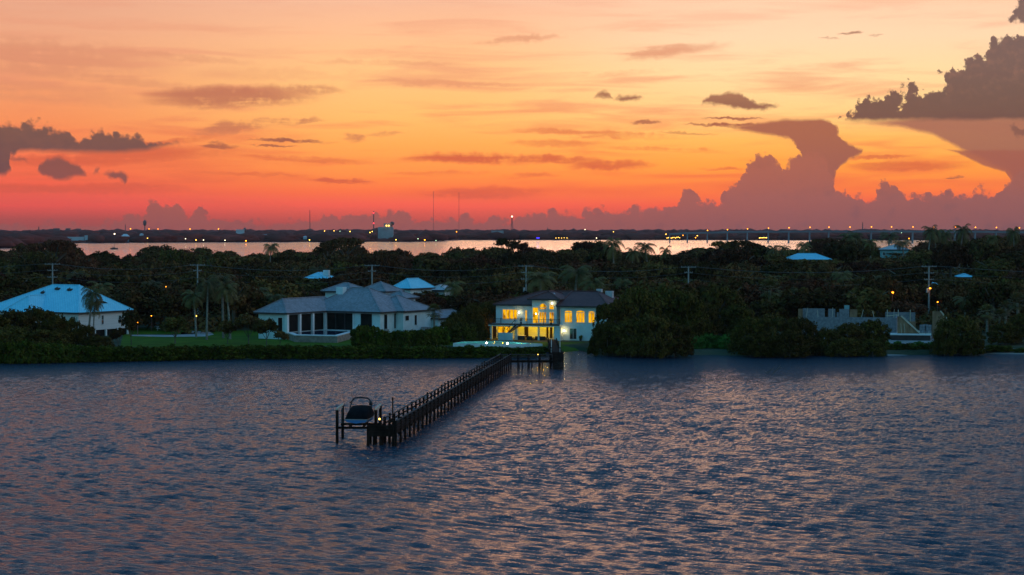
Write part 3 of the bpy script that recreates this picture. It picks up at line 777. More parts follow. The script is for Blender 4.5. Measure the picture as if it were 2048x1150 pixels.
BRIGHT = [shrub_proto('bright_shrub', 95 + i, M['leaf_bright'], R=2.2, Ht=2.4) for i in range(2)]
PALM = [palm_proto(100 + i, Ht=9.0, bend=(.4, 1.2, -.9, .7)[i], droop=(1.0, .8, 1.2, .9)[i]) for i in range(4)]
FAN = [fan_palm_proto(110, 7.0), fan_palm_proto(111, 7.0, 28, 1.6, 14)]

# ------------------------------------------------------------------ buildings
class House:
    """local frame: x runs right along the front (towards the camera), y into the depth, z up from the ground"""
    def __init__(self, name, X, Y, ground, th, label, cat='house', group=None):
        self.N = (X, Y, ground); self.th = radians(th); self.c, self.s = cos(self.th), sin(self.th)
        self.root = empty(name, (X, Y, ground), label, cat, group, -self.th)
    def lx(self, px, ly):
        k = (px - 1024.0) / F; X, Y, _ = self.N
        return (k * (Y + .6 + ly * self.c) - X - ly * self.s) / (self.c + k * self.s)
    def ly(self, px, lx):
        """depth at which a wall of constant x crosses the pixel column"""
        k = (px - 1024.0) / F; X, Y, _ = self.N
        return (k * (Y + .6 - lx * self.s) - X - lx * self.c) / (self.s - k * self.c)
    def lz(self, py, lx, ly):
        Yw = self.N[1] - lx * self.s + ly * self.c
        return at_Y(1024, py, Yw)[2] - self.N[2]
    def part(self, mb, name, mats, parent=None, label=None, **k):
        o = mb.build(name, mats, parent or self.root, **k)
        if label: o['label'] = label
        return o
    def hip(self, x0, x1, y0, y1, ze, h, mat_, ridge=None, over=.28, name='roof', label=None):
        b = MB(); dx, dy = x1 - x0, y1 - y0
        if ridge is None:
            i = min(dx, dy) / 2
            ridge = ((x0 + i, y0 + i), (x1 - i, y1 - i)) if dx >= dy else ((x0 + i, y0 + i), (x1 - i, y1 - i))
        (ax, ay), (bx, by) = ridge
        along_x = abs(bx - ax) >= abs(by - ay)
        E = [(x0, y0, ze), (x1, y0, ze), (x1, y1, ze), (x0, y1, ze)]
        A, B = (ax, ay, ze + h), (bx, by, ze + h)
        if along_x: fs = [(0, 1, 5, 4), (1, 2, 5), (2, 3, 4, 5), (3, 0, 4)]
        else: fs = [(0, 1, 4), (1, 2, 5, 4), (2, 3, 5), (3, 0, 4, 5)]
        b.add(E + [A, B], fs, 0)
        L = [(x, y, z - over) for x, y, z in E]
        b.add(E + L, [(0, 4, 5, 1), (1, 5, 6, 2), (2, 6, 7, 3), (3, 7, 4, 0), (4, 7, 6, 5)], 1)
        o = self.part(b, name, [mat_, M['dark_trim']], label=label)
        cap = MB()
        hips = ((E[0], A), (E[1], B), (E[2], B), (E[3], A)) if along_x else ((E[0], A), (E[1], A), (E[2], B), (E[3], B))
        for p, q in hips: cap.bar((p[0], p[1], p[2] + .05), (q[0], q[1], q[2] + .05), .28, .12)
        if A != B: cap.bar((A[0], A[1], A[2] + .06), (B[0], B[1], B[2] + .06), .3, .12)
        cap.build('ridge_cap', mat_, o)
        return o
    def walls(self, x0, x1, y0, y1, z0, z1, m, name='wall'):
        return self.part(MB().box(x0, x1, y0, y1, z0, z1), name, m)
    def window(self, a, b, at, z0, z1, pane, face='front', bars=(1, 1), arch=False, name='window', frame=None, fw=.09):
        """a..b along the wall, standing proud of the wall plane `at`"""
        frame = frame or M['white_trim']
        f = MB(); n = MB()
        def bx(mb, p, q, z_0, z_1, d0, d1):
            if face == 'front': mb.box(p, q, at - d1, at - d0, z_0, z_1)
            else: mb.box(at + d0, at + d1, p, q, z_0, z_1)
        bx(n, a + fw * .5, b - fw * .5, z0 + fw * .5, z1 - fw * .5, .01, .05)
        bx(f, a, b, z0 - .02, z0 + fw, .055, .12); bx(f, a, b, z1 - fw, z1, .055, .12)
        bx(f, a, a + fw, z0 + fw, z1 - fw, .055, .12); bx(f, b - fw, b, z0 + fw, z1 - fw, .055, .12)
        for i in range(1, bars[0]):
            c = a + (b - a) * i / bars[0]; bx(f, c - .03, c + .03, z0 + fw, z1 - fw, .055, .10)
        for i in range(1, bars[1]):
            c = z0 + (z1 - z0) * i / bars[1]; bx(f, a + fw, b - fw, c - .03, c + .03, .06, .105)
        if arch:
            r = (b - a) / 2; cx = (a + b) / 2; zc = z1 + .02; k = 12; hh = r * arch
            pts = [(cx + (r - fw * .5) * cos(pi * i / k), zc + (hh - fw * .5) * sin(pi * i / k)) for i in range(k + 1)]
            vs = []
            for d in (.01, .05):
                vs += [((p[0], at - d, p[1]) if face == 'front' else (at + d, p[0], p[1])) for p in pts]
            m_ = k + 1
            n.add(vs, [tuple(range(m_)), tuple(range(2 * m_ - 1, m_ - 1, -1))] + [(i, i + 1, i + 1 + m_, i + m_) for i in range(k)] + [(k, 0, m_, 2 * m_ - 1)])
            for i in range(k):
                p, q = [(cx + r * cos(pi * j / k), zc + hh * sin(pi * j / k)) for j in (i, i + 1)]
                if face == 'front': f.bar((p[0], at - .09, p[1]), (q[0], at - .09, q[1]), fw)
                else: f.bar((at + .09, p[0], p[1]), (at + .09, q[0], q[1]), fw)
        o = self.part(f, name, frame)
        n.build('pane', pane, o)
        return o

def point(name, parent, loc, watts, colour, r=.12):
    d = bpy.data.lights.new(name, 'POINT'); d.energy = watts; d.color = colour; d.shadow_soft_size = r
    o = bpy.data.objects.new(name, d); COL.objects.link(o); o.parent = parent; o.location = loc
    return o

# ---- left house: white metal hip roof on short columns
A = House('white_roofed_house', -83.5, 385.0, .75, 30, 'white house with a large blue-white metal hip roof behind the dark trees at far left')
A.walls(-25.2, -.7, .7, 15.3, 1.25, 4.60, M['siding'])
A.part(MB().box(-25.0, -.9, .9, 15.1, -.3, 1.22), 'underfloor_fill', M['void'])  # near-black filler box, the shade between the columns put into its colour
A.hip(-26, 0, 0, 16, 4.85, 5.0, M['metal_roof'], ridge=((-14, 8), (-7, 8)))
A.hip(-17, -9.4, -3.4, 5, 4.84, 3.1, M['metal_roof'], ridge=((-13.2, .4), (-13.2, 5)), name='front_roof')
A.walls(-16.4, -10, -2.8, .7, -.2, 4.55, M['siding'], 'front_wing')
for ly in (1.0, 3.3, 5.4, 8.6, 12.0, 15.0):
    A.part(MB().box(-.92, -.6, ly - .16, ly + .16, -.3, 1.22), 'column', M['white_trim'])
A.window(7.2, 7.9, -.7, 2.2, 4.1, M['glass'], 'side', (1, 2), name='side_window')
A.window(12.2, 13.0, -.7, 2.4, 3.9, M['glass'], 'side', (1, 2), name='side_window')
for lx in (-8.0, -5.0, -2.6): A.window(lx, lx + 1.2, .7, 2.2, 4.1, M['glass'], 'front', (2, 2))
A.window(-15.0, -13.6, -2.8, 2.4, 3.9, M['lit_pane'], 'front', (2, 2), name='lit_window')
for i, (lx, ly, k) in enumerate(((-11.4, 6.6, .45), (-8.0, 6.4, .45), (-14.2, 5.4, .25))):
    z = 4.85 + ly / 8 * 5.0
    A.part(MB().box(lx - k, lx + k, ly - .3, ly + .3, z - .1, z + .35).bar((lx - k, ly - .5, z + .05), (lx - k, ly + .5, z + .5), .12), 'roof_vent', M['dark_trim'])
# eyebrow dormer on the right slope
b = MB(); k = 10
arc = [(8.2 + 3.0 * (j / k - .5) * 2 * .8, 6.35 + .55 * sin(pi * j / k)) for j in range(k + 1)]
xs_ = -1.9
vs = [(xs_, p[0], p[1]) for p in arc] + [(xs_ - 3.6, p[0], p[1] + .9) for p in arc]
b.add(vs, [(i, i + 1, i + k + 2, i + k + 1) for i in range(k)], 0)
b.add([(xs_ - .05, p[0], p[1] - .02) for p in arc], [tuple(range(k + 1))], 1)
A.part(b, 'eyebrow_dormer', [M['metal_roof'], M['glass']])

# ---- grey-roofed house
B = House('grey_roofed_house', -25.1, 383.0, .75, 30, 'low white house with grey shingle hip roof, dark screened porch and raised pool in front')
wm = M['white_wall']; E5 = 5.05
B.walls(-18.3, -.7, .75, 15.3, -.2, 4.80, wm)
B.walls(-20.0, -13.5, -12.2, .7, -.2, 4.79, wm, 'wing_wall')
B.walls(-8.4, 1.1, 6.1, 16.4, -.2, 4.78, wm, 'side_wing_wall')
B.walls(-23.9, -17.3, 15.32, 20.9, 2, 8.15, wm, 'upper_wall')
B.walls(-17.2, -11.6, 18.7, 24.3, 2, 8.14, wm, 'upper_wall')
B.walls(-8.8, -4.5, 14.8, 19.1, 2, 7.04, wm, 'upper_wall')
B.walls(-1.5, 2.6, 16.5, 27, -.2, 3.1, wm, 'garage_wall')
B.hip(-19, 0, 0, 16, E5, 4.3, M['shingle'], ridge=((-12.2, 8), (-8.2, 8)), label='main grey shingle hip roof')
B.hip(-20.7, -12.8, -12.9, 5, E5 + .01, 2.5, M['shingle'], ridge=((-16.75, -8.9), (-16.75, 5)), name='wing_roof')
B.hip(-9, 1.75, 5.5, 17, E5 + .02, 2.75, M['shingle'], name='side_roof')
B.hip(-24.6, -16.6, 14.6, 21.6, 8.35, 1.6, M['shingle'], name='upper_roof')
B.hip(-17.9, -10.9, 18, 25, 8.34, 1.85, M['shingle'], name='upper_roof')
B.hip(-9.45, -3.85, 14.15, 19.75, 7.25, 1.35, M['shingle'], name='upper_roof')
B.hip(-2.1, 3.2, 16, 27.6, 3.3, 1.4, M['shingle'], name='garage_roof')
B.part(MB().box(-14.4, -12.8, 5.6, 6.9, 7.2, 9.5), 'chimney', M['white_wall'])
def screen(x0, x1, y, z0=1.4, z1=4.6):
    B.part(MB().box(x0, x1, y - .06, y - .01, z0, z1), 'porch_screen', M['void'])  # opaque dark screen panel; shade of the porch behind is in its colour
screen(B.lx(653, .7), B.lx(707, .7), .70)
screen(B.lx(722, .7), B.lx(744, .7), .70, .6)
for p in (653.5, 672, 690, 707): B.part(MB().box(B.lx(p, .6) - .1, B.lx(p, .6) + .1, .46, .63, 1.3, 4.6), 'porch_post', M['dark_trim'] if p in (672, 690) else M['white_trim'])
ys = [B.ly(p, -13.3) for p in (574, 599, 625, 650)]
for a_, b_ in zip(ys, ys[1:]):
    lo, hi_ = min(a_, b_), max(a_, b_)
    B.part(MB().box(-13.49, -13.44, lo + .3, min(hi_ - .3, .4), 1.4, 4.6), 'porch_screen', M['void'])  # same dark panel, with the shaded wing interior put into the colour
for y_ in ys:
    if y_ < .5: B.part(MB().box(-13.5, -13.0, y_ - .28, y_ + .28, .9, 4.78), 'column', M['white_trim'])
B.window(-17.9, -16.8, -12.2, 2.4, 3.9, M['glass'], 'front', (1, 2), name='front_window')
B.window(-15.4, -14.2, -12.2, .9, 4.2, M['void'], 'front', (1, 1), name='front_door')
for px_, w_, z0_, z1_, at_ in ((771, .9, 1.7, 4.5, -.7), (791, .9, 1.7, 4.5, -.7), (814, 1.1, 3.2, 4.1, 1.1), (831, .6, 2.2, 4.1, 1.1)):
    y_ = B.ly(px_, at_); B.window(y_ - w_ / 2, y_ + w_ / 2, at_, z0_, z1_, M['glass'], 'side', (1, 1), name='side_window', frame=M['dark_trim'])
B.part(MB().box(1.3, 2.1, 12.2, 13.2, .4, 1.7).box(1.3, 2.1, 13.6, 14.6, .4, 1.6), 'air_conditioner', M['steel'])
B.part(MB().box(-.5, .2, 1.6, 2.4, .2, 1.7), 'utility_box', M['steel'])

def prism(mb, pts, z0, z1, m=0):
    n = len(pts); vs = [(x, y, z0) for x, y in pts] + [(x, y, z1) for x, y in pts]
    mb.add(vs, [tuple(range(n - 1, -1, -1)), tuple(range(n, 2 * n))] + [(i, (i + 1) % n, n + (i + 1) % n, n + i) for i in range(n)], m); return mb
def ring(mb, outer, inner, z0, z1):
    n = len(outer); o = len(mb.v)
    vs = [(x, y, z0) for x, y in outer] + [(x, y, z1) for x, y in outer] + [(x, y, z0) for x, y in inner] + [(x, y, z1) for x, y in inner]
    fs = []
    for i in range(n):
        j = (i + 1) % n
        fs += [(i, j, n + j, n + i), (n + i, n + j, 3 * n + j, 3 * n + i), (3 * n + i, 3 * n + j, 2 * n + j, 2 * n + i), (2 * n + i, 2 * n + j, j, i)]
    return mb.add(vs, fs)
pz = 2.1
outer = [at_z(x, y, pz)[:2] for x, y in ((566, 661.5), (589, 669.8), (675, 671.2), (714, 661), (655, 656.2))]
cx_, cy_ = np.mean(outer, 0)
inner = [(cx_ + (x - cx_) * .86, cy_ + (y - cy_) * .86) for x, y in outer]
loc = (cx_, cy_, .75)
P1 = empty('raised_pool', loc, 'raised pool with pale coping, dark blue water and tan stone wall before the grey-roofed house', 'pool')
rel = lambda pts: [(x - cx_, y - cy_) for x, y in pts]
shr = lambda pts, k: [(x * k, y * k) for x, y in pts]
prism(MB(), shr(rel(outer), .985), -.3, 1.20).build('pool_wall', M['tan_block'], P1)
ring(MB(), rel(outer), rel(inner), 1.204, 1.37).build('coping', M['coping'], P1)
prism(MB(), shr(rel(inner), 1.001), 1.206, 1.30).build('pool_water', M['pool_water'], P1)
B.part(MB().box(-13.4, -.8, -1.3, .7, .0, 1.38), 'terrace', M['coping'])

# ---- the lit two-storey house
C = House('lit_two_storey_house', 16.5, 374.0, .6, 20, 'two-storey white house with dark tile roof, balcony and glowing yellow windows at the dock')
L_ = lambda p, y: C.lx(p, y)
xr, xl = 1.2, L_(992, 3.0)
C.walls(L_(1121, 0), xr, 0, 15, -.3, 6.45, wm, 'right_wall')
C.walls(xl, L_(1121, 0) - .01, 3.0, 14.9, -.3, 6.44, wm, 'left_wall')
C.hip(L_(1121, 0) - .6, 2.0, -.8, 15.8, 6.70, 2.46, M['tile'], ridge=((L_(1121, 0) - .5, 8.4), (-3.2, 8.4)))
C.hip(L_(986, 2.2), L_(1121, 0) + 1.2, 2.2, 15.7, 6.71, 2.45, M['tile'], ridge=((L_(1080, 7), 8.6), (L_(1121, 0) - .5, 8.6)), name='left_roof')
# raised entry bay with its own little roof
BY = .8
bx0, bx1 = L_(1064, BY), L_(1113, BY)
C.walls(bx0, bx1, BY, 8.0, 3.2, 7.70, wm, 'entry_bay')
C.hip(bx0 - .7, bx1 + .8, 0, 9.5, 7.90, 1.35, M['tile'], name='bay_roof')
C.part(MB().box(-3.6, -2.6, 8.9, 9.9, 8.4, 9.6), 'chimney', M['grey_roof'])
C.part(MB().box(-2.0, -.6, 9.6, 10.6, 7.4, 9.2), 'chimney', M['grey_roof'])
C.part(MB().bar((L_(1108, 4), 3.6, 8.9), (L_(1127, 4), .6, 7.45), .5, .1), 'roof_valley', M['grey_roof'])
# lanai: slab (the balcony floor), columns, ceiling, side walls
sx0, sx1, sy = L_(980, -1.6), L_(1120, -1.6), -1.6
C.part(MB().box(sx0 - .2, sx1, sy - .35, 2.99, 2.72, 3.12), 'balcony_slab', M['white_wall'])
C.part(MB().box(sx0 - .3, sx1 + .02, sy - .42, sy - .36, 2.95, 3.2), 'slab_edge', M['dark_trim'])
C.part(MB().box(sx0, sx1, sy, 2.98, -.25, .03), 'patio_floor', M['coping'])
for p, w_ in ((982, .35), (1032, .6), (1077, .32), (1110, .5)):
    x_ = L_(p, sy); C.part(MB().box(x_ - w_ / 2, x_ + w_ / 2, sy, sy + .4, .03, 2.72), 'column', M['white_wall'])
C.part(MB().box(sx1 - .25, sx1, sy + .42, 2.98, .03, 2.72), 'end_wall', M['white_wall'])
C.part(MB().box(L_(1110, sy) + .26, sx1 - .0, sy + .01, sy + .3, .03, 2.71), 'end_wall', M['white_wall'])
warm = (1.0, .47, .0)
# lit glazed doors along the back wall of the lanai
for p0, p1, mm in ((986, 993, 'void'), (996, 1008, 'lit_pane'), (1010, 1020, 'lit_pane'), (1049, 1057, 'void'), (1093, 1097, 'void'), (1100, 1105, 'void')):
    C.window(L_(p0, 2.98), L_(p1, 2.98), 2.98, .35 if mm == 'void' else .3, 2.45, M[mm], 'front', (1, 1), name='patio_door', frame=M['dark_trim'])
for p in (988, 1006, 1042, 1062, 1087, 1102): point('lanai_light', C.root, (L_(p, .6), .6, 2.45), 130, warm)
# upper windows
for p0, p1, y_, z0, z1, pane, bars, arch in (
        (1005, 1035, 3.0, 3.75, 5.75, 'lit_pane', (4, 1), 0), (1050, 1055, 3.0, 3.45, 5.65, 'lit_pane', (1, 1), 0),
        (1078.5, 1093.5, BY, 3.3, 5.45, 'lit_pane', (3, 1), 0), (1078.5, 1093.5, BY, 5.85, 6.25, 'lit_pane', (1, 1), 1.0), (1098.5, 1108.5, BY, 3.3, 5.45, 'lit_pane', (2, 1), 0), (1098.5, 1108.5, BY, 5.85, 6.6, 'lit_pane', (1, 1), .5),
        (1129, 1145, 0, 3.5, 5.45, 'lit_pane', (3, 1), .42), (1152, 1170, 0, 3.5, 5.45, 'lit_pane', (3, 1), .42), (1176.5, 1190, 0, 3.5, 5.45, 'lit_pane', (2, 1), .42),
        (1139, 1154, 0, .35, 2.5, 'glass', (2, 1), 0)):
    C.window(L_(p0, y_), L_(p1, y_), y_, z0, z1, M[pane], 'front', bars, arch, name='arched_window' if arch else 'window')
C.window(L_(1115.5, 2.95), L_(1121.5, 2.95), 2.95, 3.4, 5.9, M['lit_pane'], 'front', (1, 2))
C.part(MB().box(L_(1066, BY), L_(1076, BY), BY - .06, BY - .01, 3.3, 6.2), 'lit_entry', M['lit_pane'])
# wall lamps
for p, y_, z_, w_ in ((1039, 3.0, 5.1, 20), (1073, BY, 5.05, 18), (1117, 2.7, 4.95, 25), (1129.5, 0, 2.0, 28), (1105, BY, 7.1, 14)):
    x_ = L_(p, y_)
    o = C.part(MB().box(x_ - .07, x_ + .07, y_ - .12, y_ - .02, z_ - .22, z_ + .1), 'wall_lamp', M['dark_trim'])
    MB().ball((x_, y_ - .28, z_), .12).build('bulb', M['pool_lamp'], o)
    point('wall_lamp_light', C.root, (x_, y_ - .55, z_), w_, (1.0, .62, .16), .1)
# balcony railing
r = MB()
for i in range(int((sx1 - sx0) / .16)): r.bar((sx0 + .16 * i, sy - .3, 3.22), (sx0 + .16 * i, sy - .3, 4.12), .025)
for z_ in (3.25, 4.14): r.bar((sx0 - .2, sy - .3, z_), (sx1, sy - .3, z_), .06)
for p in (980, 1003, 1031, 1055, 1088, 1120): x_ = L_(p, sy); r.bar((x_, sy - .3, 3.12), (x_, sy - .3, 4.3), .09)
C.part(r, 'balcony_railing', M['black_iron'])
# outside stair and low wall
st = MB()
for i in range(8): st.box(L_(1017, -2.4) + i * .3, L_(1017, -2.4) + i * .3 + .32, -3.0, -2.0, 1.5 + i * .19, 1.62 + i * .19)
st.bar((L_(1015, -2.4), -3.0, 2.1), (L_(1032, -2.4), -3.0, 4.0), .1); st.bar((L_(1015, -2.4), -2.5, 1.3), (L_(1032, -2.4), -2.5, 3.0), .3)
C.part(st, 'stair', M['dark_trim'])
C.part(MB().box(L_(997, -3.2), L_(1026, -3.2), -3.35, -3.1, -.3, 1.55), 'low_wall', M['white_wall'])
def world(Hs, lx, ly, lz): return (Hs.N[0] + lx * Hs.c + ly * Hs.s, Hs.N[1] - lx * Hs.s + ly * Hs.c, Hs.N[2] + lz)
# patio things (each its own thing)
def at_patio(name, px_, ly, mb_parts, label, cat, group=None):
    w_ = world(C, L_(px_, ly), ly, .04 if ly > -1.6 else .0)
    e = empty(name, w_, label, cat, group, -C.th)
    for pn, mb, mm in mb_parts: mb.build(pn, mm, e)
    return e
at_patio('patio_counter', 1040, -1.1, [('counter_body', MB().box(-1.0, 1.0, -.3, .3, 0, .85), M['dark_trim']), ('counter_top', MB().box(-1.1, 1.1, -.38, .38, .853, .92), M['white_trim'])],
         'dark outdoor kitchen counter with pale top under the lit balcony', 'counter')
def sofa(w): return [('seat', MB().box(-w, w, -.4, .4, .12, .42), M['black_iron']), ('backrest', MB().box(-w, w, -.5, -.38, .3, .85), M['black_iron']),
                     ('armrest', MB().box(-w - .12, -w - .003, -.5, .4, .1, .62), M['black_iron']), ('armrest', MB().box(w + .003, w + .12, -.5, .4, .1, .62), M['black_iron'])]
at_patio('outdoor_sofa', 1082, -1.0, sofa(1.0), 'wide dark outdoor sofa on the lit patio, right of the small armchair', 'sofa')
at_patio('outdoor_armchair', 1061, -1.0, sofa(.45), 'small dark outdoor armchair on the lit patio beside the counter', 'chair')
at_patio('potted_plant', 1161, -.6, [('pot', MB().tube([(0, 0, 0), (0, 0, .45)], [.18, .26], 8), M['dark_trim']), ('plant', MB().ball((0, 0, .75), .36, 8, 5).ball((.15, .1, .95), .24, 7, 5), M['leaf_hedge'])],
         'potted dark plant against the lower right wall of the lit house', 'plant')
for p, lab in ((1042, 'bushy dark potted palm on the left half of the lit balcony'), (1102, 'thin dark potted plant on the balcony by the right wall lamp')):
    e = empty('potted_plant', world(C, L_(p, -.6), -.6, 3.13), lab, 'plant', None)
    MB().tube([(0, 0, 0), (0, 0, .4)], [.16, .22], 8).build('pot', M['dark_trim'], e)
    q = MB(); rg = random.Random(p)
    for k in range(26):
        a = rg.uniform(0, 6.28); rr = rg.uniform(.3, .75); z_ = rg.uniform(.7, 1.35)
        q.add([(0, 0, .4), (cos(a) * rr * .5 - .04, sin(a) * rr * .5, z_ * .9), (cos(a) * rr, sin(a) * rr, z_ * .85), (cos(a) * rr * .5 + .04, sin(a) * rr * .5 + .03, z_ * .9)], [(0, 1, 2, 3)])
    q.build('leaves', M['leaf_palm'], e)
# lit turquoise pool with two globe lamps at its edge
tz = 1.35
outer = [at_z(x, y, tz)[:2] for x, y in ((906, 686.3), (925, 683.2), (1004, 681.6), (1040, 684.8), (1085, 687.5), (1000, 688.6))]
cx_, cy_ = np.mean(outer, 0)
inner = [(cx_ + (x - cx_) * .955, cy_ + (y - cy_) * .955) for x, y in outer]
P2 = empty('lit_pool', (cx_, cy_, .6), 'glowing turquoise pool on the lawn in front of the lit two-storey house', 'pool')
q = MB(); n = len(inner); ri = rel(inner)
q.add([(x, y, .20) for x, y in ri] + [(x, y, .74) for x, y in ri], [tuple(range(n))] + [(i, (i + 1) % n, n + (i + 1) % n, n + i) for i in range(n)])
q.build('pool_basin', M['pool_tile'], P2)
ring(MB(), rel(outer), rel(inner), .0, .75).build('coping', M['coping'], P2)
def clear_water():
    m = bpy.data.materials.new('clear pool water'); m.use_nodes = True; t = m.node_tree; t.nodes.clear(); g = G(t)
    a = g.n('ShaderNodeBsdfTransparent'); a.inputs[0].default_value = (.75, 1, .97, 1); b = g.n('ShaderNodeBsdfGlossy'); b.inputs['Roughness'].default_value = .12
    mx = g.n('ShaderNodeMixShader'); mx.inputs[0].default_value = .10
    t.links.new(a.outputs[0], mx.inputs[1]); t.links.new(b.outputs[0], mx.inputs[2])
    o = g.n('ShaderNodeOutputMaterial'); t.links.new(mx.outputs[0], o.inputs[0]); return m
q = MB().add([(x, y, .70) for x, y in ri], [tuple(range(n))]); q.build('pool_water', clear_water(), P2)
for k in range(5):
    fx = -7 + 3.3 * k
    point('pool_light', P2, (fx, 0.0, .50), 110, (.30, 1.0, .86), .2)
for p, y_ in ((973, 685.8), (1015, 686.9)):
    w_ = at_z(p, y_, 1.9)
    e = empty('globe_lamp', (w_[0], w_[1], 1.32), 'small bright white globe lamp at the %s end of the turquoise pool' % ('left' if p < 1000 else 'right'), 'lamp', 'pool edge lamps')
    MB().tube([(0, 0, 0), (0, 0, .45)], .05, 6).build('post', M['white_post'], e)
    MB().ball((0, 0, .58), .15).build('globe', M['pool_lamp'], e)

# ---- house shell under construction, right
D0 = House('unfinished_block_house', 69.0, 381.0, .75, 12, 'unfinished grey concrete block house shell with stepped wall tops behind the mangroves at right')
dx = lambda p, y: D0.lx(p, y)
bl = M['block']
D0.part(MB().box(dx(1628, 0), dx(1793, 0), 0, .3, -.3, 4.1), 'front_wall', bl)
D0.part(MB().box(dx(1793, 0) - .3, dx(1793, 0), .31, 9, -.3, 4.08), 'side_wall', bl)
zt = D0.lz(617, -12, 9)
for p0, p1, t_ in ((1605, 1649, 0), (1656, 1670, -.05), (1673, 1677, -.7), (1678, 1698, -.05)):
    D0.part(MB().box(dx(p0, 9), dx(p1, 9), 9, 9.3, -.3, zt + t_), 'rear_wall', bl)
D0.part(MB().box(dx(1688, 11), dx(1698, 11), 11, 11.3, 0, zt + .6), 'rear_wall', M['teal_wall'])
D0.part(MB().box(dx(1699, 9), dx(1714, 9), 9, 9.2, 2, zt - .1), 'plywood_panel', M['plywood'])
D0.part(MB().box(dx(1596, 8), dx(1605, 8), 8, 8.2, 2, zt - .05), 'plywood_panel', M['plywood'])
D0.part(MB().box(dx(1770, 12), dx(1830, 12), 12, 12.3, -.3, D0.lz(624, 0, 12)), 'rear_wall', bl)
D0.part(MB().box(dx(1806, 9), dx(1831, 9), 9, 9.2, -.3, D0.lz(642, 0, 9)), 'plywood_panel', M['plywood'])
for p in (1774, 1796, 1820): D0.part(MB().box(dx(p, 11.7) - .08, dx(p, 11.7) + .08, 11.75, 11.95, 0, D0.lz(619, 0, 12)), 'stud', M['lumber'])
D0.part(MB().box(dx(1780, -4), dx(1862, -4), -4, 9, D0.lz(668, 5, -4) - .22, D0.lz(668, 5, -4)), 'slab', M['coping'])
D0.part(MB().box(dx(1782, -3.7), dx(1860, -3.7), -3.7, 8.8, -.3, D0.lz(668, 5, -4) - .225), 'underfloor_fill', M['dark_trim'])  # block foundation under the slab
zs_ = D0.lz(668, 5, -4)
gx0, gx1 = dx(1793, -2), dx(1838, -2); gz1 = D0.lz(632.5, 2, -2)
gb = MB(); gb.add([(gx0 + .1, -2, zs_), (gx1, -2, zs_), (gx0 + 1.0, -2, gz1), (gx0 + .1, -2, gz1), (gx0 + .1, -1.8, zs_), (gx1, -1.8, zs_), (gx0 + 1.0, -1.8, gz1), (gx0 + .1, -1.8, gz1)],
                  [(0, 1, 2, 3), (7, 6, 5, 4), (0, 4, 5, 1), (1, 5, 6, 2), (2, 6, 7, 3), (3, 7, 4, 0)])
D0.part(gb, 'stair_gable', M['plywood'])
D0.part(MB().bar((gx0 + .8, -2.15, gz1 + .1), (gx1 + .1, -2.15, zs_ + .15), .2, .28), 'stair_stringer', M['lumber'])
for f_ in (.15, .35): D0.part(MB().bar((gx0 + .5 + f_ * 3, -2.12, zs_), (gx0 + .3 + f_ * 3, -2.12, zs_ + 1.9), .07), 'brace', M['lumber'])
for p, y_, zz in ((1844, -1, 646), (1850, 0, 648), (1857, -1, 647)):
    w_ = world(D0, dx(p, y_), y_, zs_)
    e = empty('block_pallet', w_, {1844: 'left stack of grey concrete blocks on the slab edge', 1850: 'middle stack of grey concrete blocks, set slightly back', 1857: 'right stack of grey concrete blocks below the pole'}[p],
              'pallet', 'stacks of concrete blocks on the building site', -D0.th)
    MB().box(-.5, .5, -.5, .5, 0, .12).build('pallet', M['lumber'], e)
    q = MB()
    for i in range(2):
        for j in range(5): q.box(-.5 + i * .51, -.5 + i * .51 + .48, -.5, .5, .13 + j * .3, .13 + j * .3 + .285)
    q.build('blocks', bl, e)
for p, hgt_, lean in ((1612, 2.4, .3), (1636, 1.8, -.2), (1664, 2.6, .1), (1722, 2.0, .4), (1748, 1.5, -.3), (1786, 2.2, .2)):
    x_ = dx(p, 7); D0.part(MB().bar((x_, 7, 3.6), (x_ + lean, 7, 4.1 + hgt_ * .6), .09), 'stud', M['lumber'])
D0.part(MB().bar((dx(1772, 5), 5, 4.3), (dx(1796, 2), 2, 4.5), .1).bar((dx(1776, 3), 3, 4.25), (dx(1794, 5), 5, 4.45), .08), 'brace', M['lumber'])
# second timber gable, right
e = empty('timber_stair_form', world(D0, dx(1880, 4), 4, 0), 'brown timber gable form with a pale beam right of the utility pole', 'timber form', None, -D0.th)
g0, g1 = -1.5, 1.4; za, zb = D0.lz(640, 5, 4), D0.lz(622, 5, 4)
MB().add([(g0, 0, 0), (g1, 0, 0), (g1, 0, za), (0, 0, zb), (g0, 0, zb), (g0, .2, 0), (g1, .2, 0), (g1, .2, za), (0, .2, zb), (g0, .2, zb)],
         [(0, 1, 2, 3, 4), (9, 8, 7, 6, 5), (0, 5, 6, 1), (1, 6, 7, 2), (2, 7, 8, 3), (3, 8, 9, 4), (4, 9, 5, 0)]).build('panel', M['plywood'], e)
MB().bar((0, -.12, zb + .1), (g1 + .3, -.12, za - .2), .18, .25).build('beam', M['lumber'], e)

